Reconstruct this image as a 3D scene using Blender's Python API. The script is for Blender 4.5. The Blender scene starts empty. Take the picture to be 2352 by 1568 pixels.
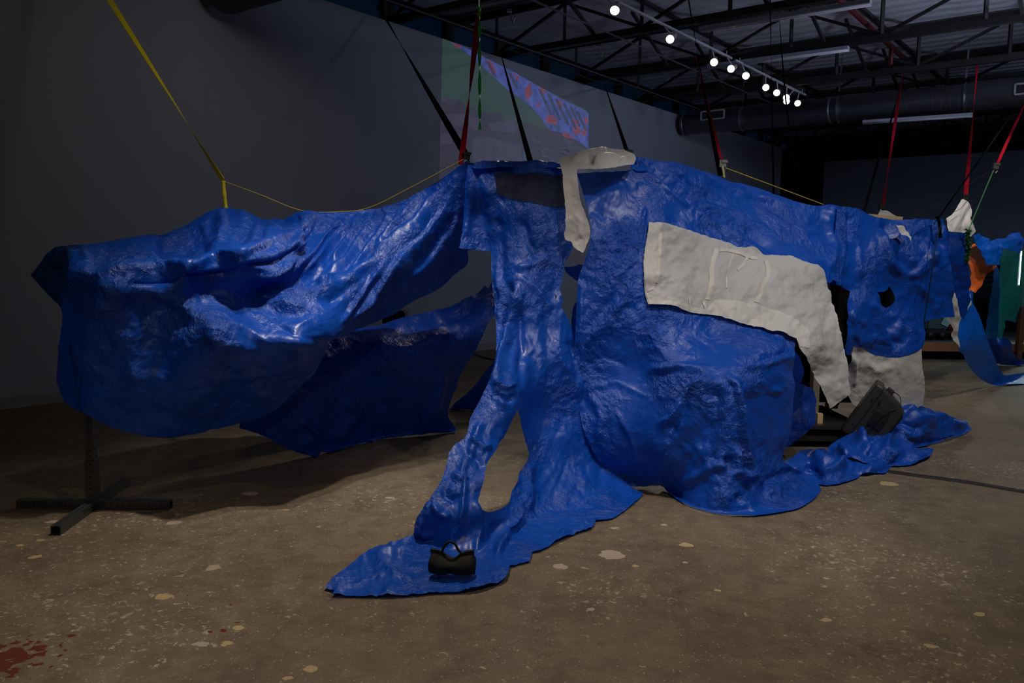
import bpy, bmesh, math, random
import numpy as np
from mathutils import Vector, Matrix
from mathutils.geometry import delaunay_2d_cdt

random.seed(7)
scene = bpy.context.scene
COL = scene.collection

# ------------------------------------------------------------------ camera
FPX = 1900.0
PITCH, ROLL = math.radians(5.7), math.radians(0.8)
EYE = np.array([0.0, 0.0, 1.55])
_f = np.array([0, math.cos(PITCH), -math.sin(PITCH)])
_u0 = np.array([0, math.sin(PITCH), math.cos(PITCH)])
_r0 = np.array([1.0, 0, 0])
_r = math.cos(ROLL) * _r0 + math.sin(ROLL) * _u0
_u = -math.sin(ROLL) * _r0 + math.cos(ROLL) * _u0

cam_data = bpy.data.cameras.new('camera')
cam_data.sensor_width = 36.0
cam_data.lens = FPX / 2352 * 36.0
cam_data.clip_end = 200
cam = bpy.data.objects.new('camera', cam_data)
COL.objects.link(cam)
M = Matrix.Identity(4)
for i in range(3):
    M[i][0], M[i][1], M[i][2], M[i][3] = _r[i], _u[i], -_f[i], EYE[i]
cam.matrix_world = M
scene.camera = cam

scene.view_settings.view_transform = 'Standard'
scene.view_settings.look = 'None'
scene.view_settings.gamma = 1.0
scene.view_settings.use_curve_mapping = False
scene.view_settings.exposure = 0.0

# ------------------------------------------------------------------ world
world = bpy.data.worlds.new('night')
scene.world = world
world.use_nodes = True
world.node_tree.nodes['Background'].inputs[0].default_value = (0.45, 0.55, 0.9, 1)
world.node_tree.nodes['Background'].inputs[1].default_value = 0.02

# ------------------------------------------------------------------ pixel of the survey -> place in the room
def ray(px, py):
    px = np.asarray(px, float); py = np.asarray(py, float)
    return _f * FPX + (px - 1176.0)[..., None] * _r - (py - 784.0)[..., None] * _u
def P(px, py, Y):
    d = ray(px, py)
    return EYE + d * (np.asarray(Y, float) / d[..., 1])[..., None]
def ZP(px, py, h=0.0):
    d = ray(px, py)
    return EYE + d * ((h - EYE[2]) / d[..., 2])[..., None]
def PL(px, py, q, n):
    d = ray(px, py)
    return EYE + d * (np.dot(q - EYE, n) / np.dot(d, n))[..., None]
def floor_depth(px, py):
    return ZP(px, py, 0.0)[..., 1]

# room frame: U runs along the long grey wall, V out of it into the room
RO = ZP(0, 940, 0.0)
_b = ZP(1100, 805, 0.0)
UU = (_b - RO) / np.linalg.norm(_b - RO)
VV = np.array([UU[1], -UU[0], 0.0])
ROOM_ANGLE = math.atan2(UU[1], UU[0])
def R(u, v, z):
    return Vector(RO + UU * u + VV * v + np.array([0, 0, z]))
def WALL(px, py, v=0.0):
    return PL(px, py, RO + VV * v, VV)

# ------------------------------------------------------------------ lights
def spot(name, loc, target, power, color, angle=60, blend=0.6, size=0.06):
    l = bpy.data.lights.new(name, 'SPOT')
    l.energy = power; l.color = color
    l.spot_size = math.radians(angle); l.spot_blend = blend
    l.shadow_soft_size = size
    o = bpy.data.objects.new(name, l)
    COL.objects.link(o)
    o.location = loc
    d = Vector(target) - Vector(loc)
    o.rotation_euler = d.to_track_quat('-Z', 'Y').to_euler()
    return o
WARM = (1.0, 0.86, 0.70)
NEUT = (1.0, 0.965, 0.92)
COOL = (0.62, 0.72, 1.0)
# gallery spots on tracks out of frame, above and in front of the installation, with added fills among them
spot('key_spot', (1.9, 3.2, 4.9), (1.6, 5.4, 0.8), 225, NEUT, 58, 0.9, 0.06)
spot('key_spot', (2.9, 3.2, 4.9), (2.6, 6.0, 0.8), 175, NEUT, 66, 0.8, 0.07)
spot('key_spot', (4.6, 4.6, 4.9), (4.0, 7.6, 0.8), 200, NEUT, 80, 0.8, 0.07)
spot('over_spot', (-0.7, 4.65, 4.9), (-0.7, 3.5, 0.0), 420, WARM, 86, 0.9, 0.07)
spot('floor_spot', (2.2, 1.0, 4.9), (1.2, 2.0, 0.0), 170, WARM, 110, 0.9, 0.07)
spot('far_fill', (5.2, 6.6, 4.9), (5.6, 9.4, 1.6), 240, NEUT, 50, 0.8, 0.07)  # unseen lamp added to brighten the far right sheets
spot('floor_spot', (6.5, 8.0, 4.9), (6.5, 9.0, 0.0), 130, NEUT, 90, 0.9, 0.07)
spot('front_fill', (-3.2, -2.6, 4.8), (-1.7, 4.9, 0.8), 120, NEUT, 44, 1.0, 0.3)  # unseen lamp added to lift the left sheet's lower front
# unseen lamps added to brighten the walls
spot('wall_fill', (3.6, 4.2, 4.8), tuple(R(8.0, 0, 2.6)), 330, (0.70, 0.78, 1.0), 84, 1.0, 0.4)
spot('wall_fill', tuple(R(1.0, 5.6, 4.7)), tuple(R(2.2, 0, 2.2)), 85, (1.0, 0.93, 0.86), 74, 1.0, 0.4)
spot('wall_fill', (9.0, 9.0, 4.7), tuple(R(13.5, 0, 2.8)), 330, (0.62, 0.76, 1.0), 100, 1.0, 0.4)
spot('wall_fill', (10.5, 13.0, 4.7), tuple(R(25, 5.5, 2.0)), 800, (0.55, 0.66, 1.0), 80, 1.0, 0.4)
spot('roof_fill', tuple(R(10, 9.5, 2.2)), tuple(R(10.5, 5.0, 5.8)), 360, (0.66, 0.70, 1.0), 120, 1.0, 0.5)  # unseen upward lamp added to brighten the roof
# spot straight over the left sheet
spot('top_spot', (-1.0, 4.9, 4.9), (-1.2, 5.7, 1.6), 260, NEUT, 46, 0.9, 0.06)

# ------------------------------------------------------------------ small helpers
def tag(o, label=None, cat=None, group=None, kind=None):
    if label: o['label'] = label
    if cat: o['category'] = cat
    if group: o['group'] = group
    if kind: o['kind'] = kind
    return o
def link(name, me, mat=None, parent=None, loc=None):
    o = bpy.data.objects.new(name, me)
    COL.objects.link(o)
    if mat is not None:
        for m in (mat if isinstance(mat, (list, tuple)) else [mat]): me.materials.append(m)
    if parent is not None: o.parent = parent
    if loc is not None: o.location = loc
    return o
def empty(name, loc=(0, 0, 0), rotz=0.0):
    o = bpy.data.objects.new(name, None)
    o.empty_display_size = 0.1
    COL.objects.link(o); o.location = loc; o.rotation_euler = (0, 0, rotz)
    return o
def bm_obj(name, bm, mat=None, parent=None, smooth=False, world_to=None):
    """one mesh object; with world_to (an object) the bmesh is in world space and is made local to it"""
    if world_to is not None:
        T = Matrix.LocRotScale(world_to.location, world_to.rotation_euler, None)
        bm.transform(T.inverted())
    bmesh.ops.recalc_face_normals(bm, faces=bm.faces)
    me = bpy.data.meshes.new(name)
    bm.to_mesh(me); bm.free()
    if smooth:
        for p in me.polygons: p.use_smooth = True
    return link(name, me, mat, parent)
def own_origin(o, loc):
    """move a parentless mesh object's origin to loc without moving its surface"""
    loc = Vector(loc)
    o.data.transform(Matrix.Translation(-loc)); o.location = loc
    return o
def add_box(bm, c, s, rot=None):
    m = Matrix.Translation(Vector(c))
    if rot is not None: m = m @ rot.to_4x4()
    r = bmesh.ops.create_cube(bm, size=1.0, matrix=m @ Matrix.Diagonal((s[0], s[1], s[2], 1)))
    return r['verts']
def add_bar(bm, a, b, w, h=None, up=(0, 0, 1)):
    a = Vector(a); b = Vector(b); h = h or w
    d = (b - a); L = d.length; d.normalize()
    up = Vector(up)
    x = d.cross(up)
    if x.length < 1e-4: x = d.cross(Vector((1, 0, 0)))
    x.normalize(); y = x.cross(d)
    rot = Matrix((x, d, y)).transposed()
    return add_box(bm, (a + b) / 2, (w, L, h), rot)
def add_tube(bm, pts, rad, n=8, cap=True):
    pts = [Vector(p) for p in pts]
    rings = []
    prev = None
    for i, p in enumerate(pts):
        t = (pts[min(i + 1, len(pts) - 1)] - pts[max(i - 1, 0)])
        if t.length < 1e-9: t = Vector((0, 0, 1))
        t.normalize()
        if prev is None:
            a = t.orthogonal().normalized()
        else:
            a = prev - t * prev.dot(t)
            if a.length < 1e-6: a = t.orthogonal()
            a.normalize()
        prev = a
        b = t.cross(a)
        r = rad[i] if isinstance(rad, (list, tuple)) else rad
        rings.append([bm.verts.new(p + (a * math.cos(2 * math.pi * k / n) + b * math.sin(2 * math.pi * k / n)) * r) for k in range(n)])
    for i in range(len(rings) - 1):
        for k in range(n):
            bm.faces.new((rings[i][k], rings[i][(k + 1) % n], rings[i + 1][(k + 1) % n], rings[i + 1][k]))
    if cap:
        bm.faces.new(rings[0][::-1]); bm.faces.new(rings[-1])
def spline(pts, n=12):
    """Catmull-Rom through 3D points"""
    pts = [Vector(p) for p in pts]
    out = []
    for i in range(len(pts) - 1):
        p0 = pts[max(i - 1, 0)]; p1 = pts[i]; p2 = pts[i + 1]; p3 = pts[min(i + 2, len(pts) - 1)]
        for k in range(n):
            t = k / n
            out.append(0.5 * ((2 * p1) + (p2 - p0) * t + (2 * p0 - 5 * p1 + 4 * p2 - p3) * t * t + (3 * p1 - p0 - 3 * p2 + p3) * t ** 3))
    out.append(pts[-1])
    return out

# ------------------------------------------------------------------ materials
class NT:
    def __init__(s, name):
        s.m = bpy.data.materials.new(name); s.m.use_nodes = True
        s.t = s.m.node_tree; s.t.nodes.clear()
        s.out = s.t.nodes.new('ShaderNodeOutputMaterial')
    def n(s, kind, **kw):
        o = s.t.nodes.new('ShaderNode' + kind)
        for k, v in kw.items():
            if k.startswith('i_'):
                key = k[2:]
                key = int(key) if key.isdigit() else key.replace('_', ' ')
                if isinstance(v, bpy.types.NodeSocket): s.t.links.new(v, o.inputs[key])
                else: o.inputs[key].default_value = v
            else: setattr(o, k, v)
        return o
    def l(s, a, b): s.t.links.new(a, b)
    def math(s, op, a, b=None, c=None, clamp=False):
        o = s.t.nodes.new('ShaderNodeMath'); o.operation = op; o.use_clamp = clamp
        for i, v in enumerate((a, b, c)):
            if v is None: continue
            if isinstance(v, bpy.types.NodeSocket): s.t.links.new(v, o.inputs[i])
            else: o.inputs[i].default_value = v
        return o.outputs[0]
    def mixc(s, fac, a, b, mode='MIX'):
        o = s.t.nodes.new('ShaderNodeMix'); o.data_type = 'RGBA'; o.blend_type = mode
        for i, v in ((0, fac), (6, a), (7, b)):
            if isinstance(v, bpy.types.NodeSocket): s.t.links.new(v, o.inputs[i])
            else: o.inputs[i].default_value = v if i == 0 else (*v[:3], 1)
        return o.outputs[2]
    def ramp(s, fac, stops):
        o = s.t.nodes.new('ShaderNodeValToRGB')
        e = o.color_ramp.elements
        while len(e) < len(stops): e.new(0.5)
        for k, (p, c) in enumerate(stops):
            e[k].position = p; e[k].color = (*c[:3], 1) if not isinstance(c, (int, float)) else (c, c, c, 1)
        s.t.links.new(fac, o.inputs[0])
        return o.outputs[0]
def plain(name, col, rough=0.6, metal=0.0, noise=0.12, scale=12.0, spec=0.4, bump=0.0, emit=None, estr=0.0):
    t = NT(name)
    tc = t.n('TexCoord')
    nz = t.n('TexNoise', i_Vector=tc.outputs['Object'], i_Scale=scale, i_Detail=4.0)
    c = t.mixc(nz.outputs['Fac'], [x * (1 - noise) for x in col], [min(1, x * (1 + noise)) for x in col])
    b = t.n('BsdfPrincipled', i_Base_Color=c, i_Roughness=rough, i_Metallic=metal)
    b.inputs['Specular IOR Level'].default_value = spec
    if emit:
        b.inputs['Emission Color'].default_value = (*emit, 1); b.inputs['Emission Strength'].default_value = estr
    if bump:
        bp = t.n('Bump', i_Height=nz.outputs['Fac'], i_Strength=bump, i_Distance=0.01)
        t.l(bp.outputs[0], b.inputs['Normal'])
    t.l(b.outputs[0], t.out.inputs[0])
    return t.m

def tarp_mat(name, col, back=None, rough=0.36, spec=0.5, trans=0.10, crinkle=1.0, tint=0.25, weave=0.0, patch=0.5):
    """polyethylene sheet: saturated base, plastic sheen, fine crinkles, some light through it"""
    t = NT(name)
    tc = t.n('TexCoord')
    v = tc.outputs['Object']
    warp = t.n('TexNoise', i_Vector=v, i_Scale=3.0, i_Detail=3.0)
    wv = t.n('VectorMath', operation='MULTIPLY_ADD')
    t.l(warp.outputs['Color'], wv.inputs[0]); wv.inputs[1].default_value = (0.25, 0.25, 0.25); t.l(v, wv.inputs[2])
    # crease network: ridged noise at two sizes
    n1 = t.n('TexNoise', i_Vector=wv.outputs[0], i_Scale=14.0, i_Detail=5.0, i_Roughness=0.6)
    r1 = t.math('ABSOLUTE', t.math('SUBTRACT', n1.outputs['Fac'], 0.5))
    n2 = t.n('TexNoise', i_Vector=wv.outputs[0], i_Scale=46.0, i_Detail=4.0, i_Roughness=0.55)
    r2 = t.math('ABSOLUTE', t.math('SUBTRACT', n2.outputs['Fac'], 0.5))
    vo = t.n('TexVoronoi', i_Vector=wv.outputs[0], i_Scale=13.0)
    vo2 = t.n('TexVoronoi', i_Vector=wv.outputs[0], i_Scale=34.0)
    # finer crinkling pulled out along one direction
    mp = t.n('Mapping'); mp.inputs['Rotation'].default_value = (0.3, 0.5, 0.4); mp.inputs['Scale'].default_value = (1.0, 1.0, 0.28); t.l(wv.outputs[0], mp.inputs['Vector'])
    n3 = t.n('TexNoise', i_Vector=mp.outputs[0], i_Scale=40.0, i_Detail=4.0, i_Roughness=0.55)
    r3 = t.math('ABSOLUTE', t.math('SUBTRACT', n3.outputs['Fac'], 0.5))
    # crinkled areas alternate with taut ones
    area = t.n('TexNoise', i_Vector=v, i_Scale=2.6, i_Detail=3.0)
    am = t.ramp(area.outputs['Fac'], [(0.42, 0.06), (0.66, 1.0)])
    h = t.math('ADD', t.math('MULTIPLY', r1, 0.020), t.math('MULTIPLY', r2, 0.016))
    h = t.math('ADD', h, t.math('MULTIPLY', vo.outputs['Distance'], 0.020))
    h = t.math('ADD', h, t.math('MULTIPLY', vo2.outputs['Distance'], 0.007))
    h = t.math('ADD', h, t.math('MULTIPLY', r3, 0.022))
    h = t.math('MULTIPLY', h, am)
    bp = t.n('Bump', i_Height=h, i_Strength=1.0, i_Distance=crinkle)
    # scuffs: paler, milky wear
    sc = t.n('TexNoise', i_Vector=wv.outputs[0], i_Scale=9.0, i_Detail=8.0, i_Roughness=0.75)
    scf = t.ramp(sc.outputs['Fac'], [(0.52, 0.0), (0.72, 1.0)])
    scf2 = t.math('MULTIPLY', scf, t.math('MULTIPLY', am, tint))
    tone = t.n('TexNoise', i_Vector=v, i_Scale=1.7, i_Detail=2.0)
    c0 = t.mixc(tone.outputs['Fac'], [x * 0.8 for x in col], [min(1, x * 1.2) for x in col])
    pale = [x * 0.55 + 0.45 * (0.30, 0.40, 0.62)[i] for i, x in enumerate(col)]
    c1 = t.mixc(scf2, c0, pale)
    b = t.n('BsdfPrincipled', i_Base_Color=c1)
    b.inputs['Specular IOR Level'].default_value = spec
    rg = t.math('ADD', rough, t.math('MULTIPLY', scf, 0.15))
    t.l(rg, b.inputs['Roughness']); t.l(bp.outputs[0], b.inputs['Normal'])
    tr = t.n('BsdfTranslucent', i_Color=(*(back or col), 1))
    t.l(bp.outputs[0], tr.inputs['Normal'])
    mx = t.n('MixShader', i_0=trans); t.l(b.outputs[0], mx.inputs[1]); t.l(tr.outputs[0], mx.inputs[2])
    t.l(mx.outputs[0], t.out.inputs[0])
    return t.m

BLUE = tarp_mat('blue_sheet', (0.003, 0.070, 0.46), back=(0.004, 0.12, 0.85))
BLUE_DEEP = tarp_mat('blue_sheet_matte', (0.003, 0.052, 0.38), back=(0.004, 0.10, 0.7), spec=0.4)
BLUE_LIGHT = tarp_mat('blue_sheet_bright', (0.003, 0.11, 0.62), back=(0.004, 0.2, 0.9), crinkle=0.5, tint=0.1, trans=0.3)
WHITE = tarp_mat('white_sheet', (0.66, 0.64, 0.62), back=(0.8, 0.8, 0.8), rough=0.5, spec=0.3, tint=0.0, trans=0.12, crinkle=0.3)
GREYSHEET = tarp_mat('grey_sheet', (0.46, 0.45, 0.44), back=(0.6, 0.6, 0.6), rough=0.5, spec=0.3, tint=0.0, trans=0.12, crinkle=0.3)
ORANGE = tarp_mat('orange_sheet', (0.80, 0.15, 0.03), back=(1.0, 0.3, 0.08), rough=0.5, spec=0.2, tint=0.0, crinkle=0.8)
BLACK = plain('black_plastic', (0.012, 0.012, 0.012), 0.5)
STRAP_BLACK = plain('black_webbing', (0.006, 0.006, 0.007), 0.95, scale=80, spec=0.0)
STRAP_RED = plain('red_webbing', (0.36, 0.010, 0.022), 0.8, scale=80, spec=0.0)
STRAP_YELLOW = plain('yellow_webbing', (0.85, 0.70, 0.015), 0.6, scale=80)
STRAP_GREEN = plain('green_webbing', (0.03, 0.60, 0.09), 0.6, scale=80)
ROPE_YELLOW = plain('yellow_cord', (0.60, 0.42, 0.05), 0.7, scale=90)
CORD_DARK = plain('dark_cord', (0.03, 0.025, 0.02), 0.7)
STEEL_DARK = plain('dark_painted_steel', (0.018, 0.016, 0.016), 0.6)
WOOD = plain('pine_lumber', (0.55, 0.38, 0.20), 0.6, noise=0.25, scale=20)
WOOD_DARK = plain('brown_lumber', (0.22, 0.10, 0.04), 0.6, noise=0.3, scale=14)
# ------------------------------------------------------------------ setting
def wall_mat(name, col, rough=0.75):
    t = NT(name)
    tc = t.n('TexCoord')
    n1 = t.n('TexNoise', i_Vector=tc.outputs['Object'], i_Scale=0.5, i_Detail=4.0)
    n2 = t.n('TexNoise', i_Vector=tc.outputs['Object'], i_Scale=180.0, i_Detail=2.0)
    c = t.mixc(n1.outputs['Fac'], [x * 0.9 for x in col], [x * 1.1 for x in col])
    b = t.n('BsdfPrincipled', i_Base_Color=c, i_Roughness=rough)
    b.inputs['Specular IOR Level'].default_value = 0.15
    bp = t.n('Bump', i_Height=n2.outputs['Fac'], i_Strength=0.15, i_Distance=0.002)
    t.l(bp.outputs[0], b.inputs['Normal'])
    t.l(b.outputs[0], t.out.inputs[0])
    return t.m
WALL_GREY = wall_mat('grey_wall_paint', (0.275, 0.288, 0.335))
WALL_DARK = wall_mat('black_wall_paint', (0.012, 0.012, 0.014))

def floor_mat():
    t = NT('stained_polished_concrete')
    tc = t.n('TexCoord'); v = tc.outputs['Object']
    big = t.n('TexNoise', i_Vector=v, i_Scale=0.9, i_Detail=6.0, i_Roughness=0.6)
    base = t.ramp(big.outputs['Fac'], [(0.30, (0.105, 0.074, 0.047)), (0.5, (0.165, 0.122, 0.078)), (0.70, (0.22, 0.172, 0.112))])
    mid = t.n('TexNoise', i_Vector=v, i_Scale=7.0, i_Detail=8.0, i_Roughness=0.7)
    stain = t.n('TexNoise', i_Vector=v, i_Scale=2.3, i_Detail=5.0, i_Roughness=0.6, i_Distortion=1.0)
    sr = t.ramp(stain.outputs['Fac'], [(0.50, 0.0), (0.68, 1.0)])
    base = t.mixc(t.math('MULTIPLY', sr, 0.5), base, (0.075, 0.052, 0.045))
    base = t.mixc(0.45, base, t.ramp(mid.outputs['Fac'], [(0.3, (0.05, 0.038, 0.028)), (0.7, (0.21, 0.17, 0.125))]))
    # worn paint flecks, thick in some areas
    zone = t.n('TexNoise', i_Vector=v, i_Scale=0.75, i_Detail=3.0)
    zr = t.ramp(zone.outputs['Fac'], [(0.42, 0.0), (0.66, 1.0)])
    fl = t.n('TexNoise', i_Vector=v, i_Scale=26.0, i_Detail=6.0, i_Roughness=0.72, i_Distortion=0.6)
    thr = t.math('SUBTRACT', 0.645, t.math('MULTIPLY', zr, 0.09))
    f1 = t.math('MULTIPLY', t.math('SUBTRACT', fl.outputs['Fac'], thr), 22.0, clamp=True)
    c = t.mixc(t.math('MULTIPLY', f1, 0.8), base, (0.42, 0.36, 0.26))
    # fine specks and hair scratches
    sp = t.n('TexVoronoi', i_Vector=v, i_Scale=38.0)
    s1 = t.math('LESS_THAN', sp.outputs['Distance'], 0.13)
    wn = t.n('TexWhiteNoise', i_Vector=sp.outputs['Position'])
    s1 = t.math('MULTIPLY', s1, t.math('GREATER_THAN', wn.outputs['Value'], 0.45))
    c = t.mixc(t.math('MULTIPLY', s1, 0.7), c, (0.42, 0.38, 0.32))
    nw = t.n('TexNoise', i_Vector=v, i_Scale=11.0, i_Detail=2.0, i_Distortion=2.5)
    sc = t.math('LESS_THAN', t.math('ABSOLUTE', t.math('SUBTRACT', nw.outputs['Fac'], 0.5)), 0.003)
    sc = t.math('MULTIPLY', sc, t.math('GREATER_THAN', mid.outputs['Fac'], 0.50))
    c = t.mixc(t.math('MULTIPLY', sc, 0.6), c, (0.36, 0.31, 0.25))
    # dense tiny scuffs
    tn = t.n('TexNoise', i_Vector=v, i_Scale=95.0, i_Detail=4.0, i_Roughness=0.7, i_Distortion=1.2)
    ts = t.math('MULTIPLY', t.math('SUBTRACT', tn.outputs['Fac'], 0.60), 14.0, clamp=True)
    c = t.mixc(t.math('MULTIPLY', ts, 0.45), c, (0.40, 0.35, 0.28))
    td = t.math('MULTIPLY', t.math('SUBTRACT', 0.38, tn.outputs['Fac']), 10.0, clamp=True)
    c = t.mixc(t.math('MULTIPLY', td, 0.35), c, (0.05, 0.036, 0.024))
    # a long saw cut across the slab
    # individual bare patches and chips
    en = t.n('TexNoise', i_Vector=v, i_Scale=16.0, i_Detail=3.0)
    edge = t.math('MULTIPLY', t.math('SUBTRACT', en.outputs['Fac'], 0.5), 0.09)
    spots = [(1405, 1274, 30, 0), (1285, 1300, 17, 0), (1411, 1213, 9, 0), (1463, 1300, 9, 1), (1893, 1326, 10, 1), (1650, 1356, 9, 1), (1576, 1251, 14, 1),
             (1525, 1205, 8, 0), (2252, 1411, 12, 1), (1900, 1422, 10, 1), (2138, 1484, 14, 1), (378, 1370, 17, 1), (548, 1442, 14, 1), (400, 1199, 14, 0),
             (574, 1133, 16, 0), (895, 1142, 9, 0), (660, 1557, 15, 1), (708, 1533, 13, 1), (119, 1197, 13, 0), (97, 1240, 10, 1), (487, 1305, 18, 0), (290, 1292, 8, 1),
             (48, 1252, 10, 1), (78, 1279, 11, 1), (1880, 1106, 15, 1), (460, 1477, 12, 0), (520, 1475, 12, 1), (1359, 1398, 8, 0), (1570, 1290, 7, 0), (2040, 1110, 20, 1)]
    for px, py, r, k in spots:
        w = ZP(px, py, 0.0); rad = r * w[1] / FPX
        d = t.n('VectorMath', operation='DISTANCE'); t.l(v, d.inputs[0]); d.inputs[1].default_value = tuple(w)
        m = t.math('LESS_THAN', t.math('ADD', d.outputs['Value'], edge), rad)
        c = t.mixc(t.math('MULTIPLY', m, 0.85), c, (0.40, 0.33, 0.27) if k == 0 else (0.44, 0.34, 0.17))
    # red paint scrape
    w = ZP(20, 1510, 0.0)
    d = t.n('VectorMath', operation='DISTANCE'); t.l(v, d.inputs[0]); d.inputs[1].default_value = tuple(w)
    near = t.math('SUBTRACT', 1.0, t.math('DIVIDE', d.outputs['Value'], 0.26), clamp=True)
    rn = t.n('TexNoise', i_Vector=v, i_Scale=20.0, i_Detail=5.0)
    m = t.math('GREATER_THAN', t.math('ADD', t.math('MULTIPLY', near, 0.36), rn.outputs['Fac']), 0.72)
    c = t.mixc(t.math('MULTIPLY', m, t.math('GREATER_THAN', near, 0.01)), c, (0.11, 0.022, 0.014))
    for px, py, r in [(530, 1388, 5), (547, 1429, 6), (515, 1445, 5), (482, 1451, 5), (432, 1366, 5), (165, 1458, 8), (96, 1486, 8)]:
        w = ZP(px, py, 0.0)
        d = t.n('VectorMath', operation='DISTANCE'); t.l(v, d.inputs[0]); d.inputs[1].default_value = tuple(w)
        c = t.mixc(t.math('LESS_THAN', t.math('ADD', d.outputs['Value'], edge), r * w[1] / FPX), c, (0.12, 0.02, 0.012))
    b = t.n('BsdfPrincipled', i_Base_Color=c)
    b.inputs['Specular IOR Level'].default_value = 0.22
    rr = t.ramp(mid.outputs['Fac'], [(0.3, 0.55), (0.7, 0.8)])
    t.l(rr, b.inputs['Roughness'])
    bp = t.n('Bump', i_Height=mid.outputs['Fac'], i_Strength=0.12, i_Distance=0.004)
    t.l(bp.outputs[0], b.inputs['Normal'])
    t.l(b.outputs[0], t.out.inputs[0])
    return t.m

def quad(name, pts, mat, kind='structure'):
    bm = bmesh.new()
    bm.faces.new([bm.verts.new(Vector(p)) for p in pts])
    me = bpy.data.meshes.new(name); bm.to_mesh(me); bm.free()
    return tag(link(name, me, mat), kind=kind)
def room_box(name, u0, u1, v0, v1, z0, z1, mat, kind='structure', parent=None):
    bm = bmesh.new()
    c = [R(u, v, z) for u in (u0, u1) for v in (v0, v1) for z in (z0, z1)]
    vs = [bm.verts.new(p) for p in c]
    for f in ((0, 1, 3, 2), (4, 6, 7, 5), (0, 4, 5, 1), (2, 3, 7, 6), (0, 2, 6, 4), (1, 5, 7, 3)):
        bm.faces.new([vs[i] for i in f])
    o = bm_obj(name, bm, mat, parent)
    if kind and parent is None: tag(o, kind=kind)
    return o

room_box('floor', -8.5, 25.4, -0.2, 17.5, -0.2, 0.0, floor_mat())
room_box('wall_left', -8.5, 21.2, -0.18, 0.0, 0.0, 4.91, WALL_GREY)
room_box('wall_left', 21.2, 25.2, -0.18, 0.0, 0.0, 4.91, WALL_DARK)
room_box('baseboard_left', -8.5, 25.2, 0.001, 0.016, 0.0, 0.11, plain('grey_baseboard', (0.22, 0.22, 0.225), 0.6))
room_box('wall_back', 25.2, 25.4, -0.18, 17.5, 0.0, 4.91, wall_mat('far_wall_paint', (0.24, 0.26, 0.30)))
room_box('wall_back', 25.6, 25.75, -1.6, 17.5, 4.91, 6.2, WALL_DARK)
room_box('wall_right', -8.5, 25.4, 17.5, 17.7, 0.0, 6.2, WALL_DARK)
room_box('wall_front', -8.7, -8.5, -1.6, 17.7, 0.0, 6.2, WALL_DARK)
# clerestory behind the free-standing partition
BLACK_WALL = WALL_DARK
room_box('wall_clerestory', -8.5, 25.6, -1.55, -1.40, 0.0, 4.7, BLACK_WALL)
room_box('wall_clerestory', -8.5, 25.6, -1.55, -1.40, 5.75, 6.2, BLACK_WALL)
GLASS_NIGHT = plain('dusk_window_glass', (0.004, 0.012, 0.03), 0.12, spec=0.5, emit=(0.004, 0.035, 0.10), estr=0.07)
k = 1
for u0 in np.arange(-8.4, 25, 1.5):
    wdw = room_box('window_%d' % k, u0 + 0.12, u0 + 1.38, -1.50, -1.46, 4.7, 5.75, GLASS_NIGHT)
    room_box('trim_%d' % k, u0 - 0.12, u0 + 0.12, -1.56, -1.36, 4.7, 5.75, STEEL_DARK)
    k += 1

# roof: white faced insulation batts sagging between the joists
def roof_mat():
    t = NT('white_faced_roof_insulation')
    tc = t.n('TexCoord')
    mp = t.n('Mapping'); mp.inputs['Rotation'].default_value = (0, 0, -ROOM_ANGLE); t.l(tc.outputs['Object'], mp.inputs['Vector'])
    n = t.n('TexNoise', i_Vector=mp.outputs[0], i_Scale=2.2, i_Detail=5.0)
    wv = t.n('TexWave', i_Vector=mp.outputs[0], i_Scale=0.9, i_Distortion=3.0, i_Detail=3.0)
    c = t.mixc(n.outputs['Fac'], (0.40, 0.41, 0.46), (0.70, 0.70, 0.76))
    b = t.n('BsdfPrincipled', i_Base_Color=c, i_Roughness=0.5)
    h = t.math('ADD', t.math('MULTIPLY', n.outputs['Fac'], 0.6), t.math('MULTIPLY', wv.outputs['Fac'], 0.4))
    bp = t.n('Bump', i_Height=h, i_Strength=0.6, i_Distance=0.08)
    t.l(bp.outputs[0], b.inputs['Normal']); t.l(b.outputs[0], t.out.inputs[0])
    return t.m
room_box('ceiling', -8.7, 25.8, -1.6, 17.7, 5.85, 6.0, roof_mat())

# ------------------------------------------------------------------ roof trusses (one thing each)
CH = 5.0
def truss(u, label):
    t = tag(empty('roof_truss', R(u, 0, CH)), label, 'roof truss', 'steel trusses under the roof')
    def bar(name, a, b, w, h):
        bm = bmesh.new(); add_bar(bm, R(*a), R(*b), w, h); return bm_obj(name, bm, STEEL_DARK, t, world_to=t)
    bar('bottom_chord', (u, -1.4, CH + 0.05), (u, 17.4, CH + 0.05), 0.10, 0.10)
    bar('top_chord', (u, -1.4, 5.76), (u, 17.4, 5.76), 0.12, 0.10)
    vs = [1.05 + 1.42 * k for k in range(-1, 9)]
    for i, v in enumerate(vs):
        bar('vertical_member', (u, v, CH + 0.09), (u, v, 5.72), 0.05, 0.05)
        if i < len(vs) - 1:
            if i % 2: bar('diagonal_member', (u + .03, v, 5.70), (u + .03, vs[i + 1], CH + 0.1), 0.045, 0.045)
            else: bar('diagonal_member', (u + .03, v, CH + 0.1), (u + .03, vs[i + 1], 5.70), 0.045, 0.045)
    return t
TU = [3.1, 5.65, 8.2, 10.7, 13.2, 15.8, 18.3, 20.9, 23.4]
ordn = ['roof truss nearest above the camera side of the room', 'second roof truss from the near end of the room', 'roof truss crossing above the nearest lit spotlight',
        'roof truss carrying the second hanging strip light', 'roof truss just before the round air duct', 'dark roof truss just behind the round air duct',
        'dark roof truss second behind the round air duct', 'dark roof truss near the far end of the hall', 'roof truss closest to the far grey wall']
for uu, lb in zip(TU, ordn): truss(uu, lb)

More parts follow.
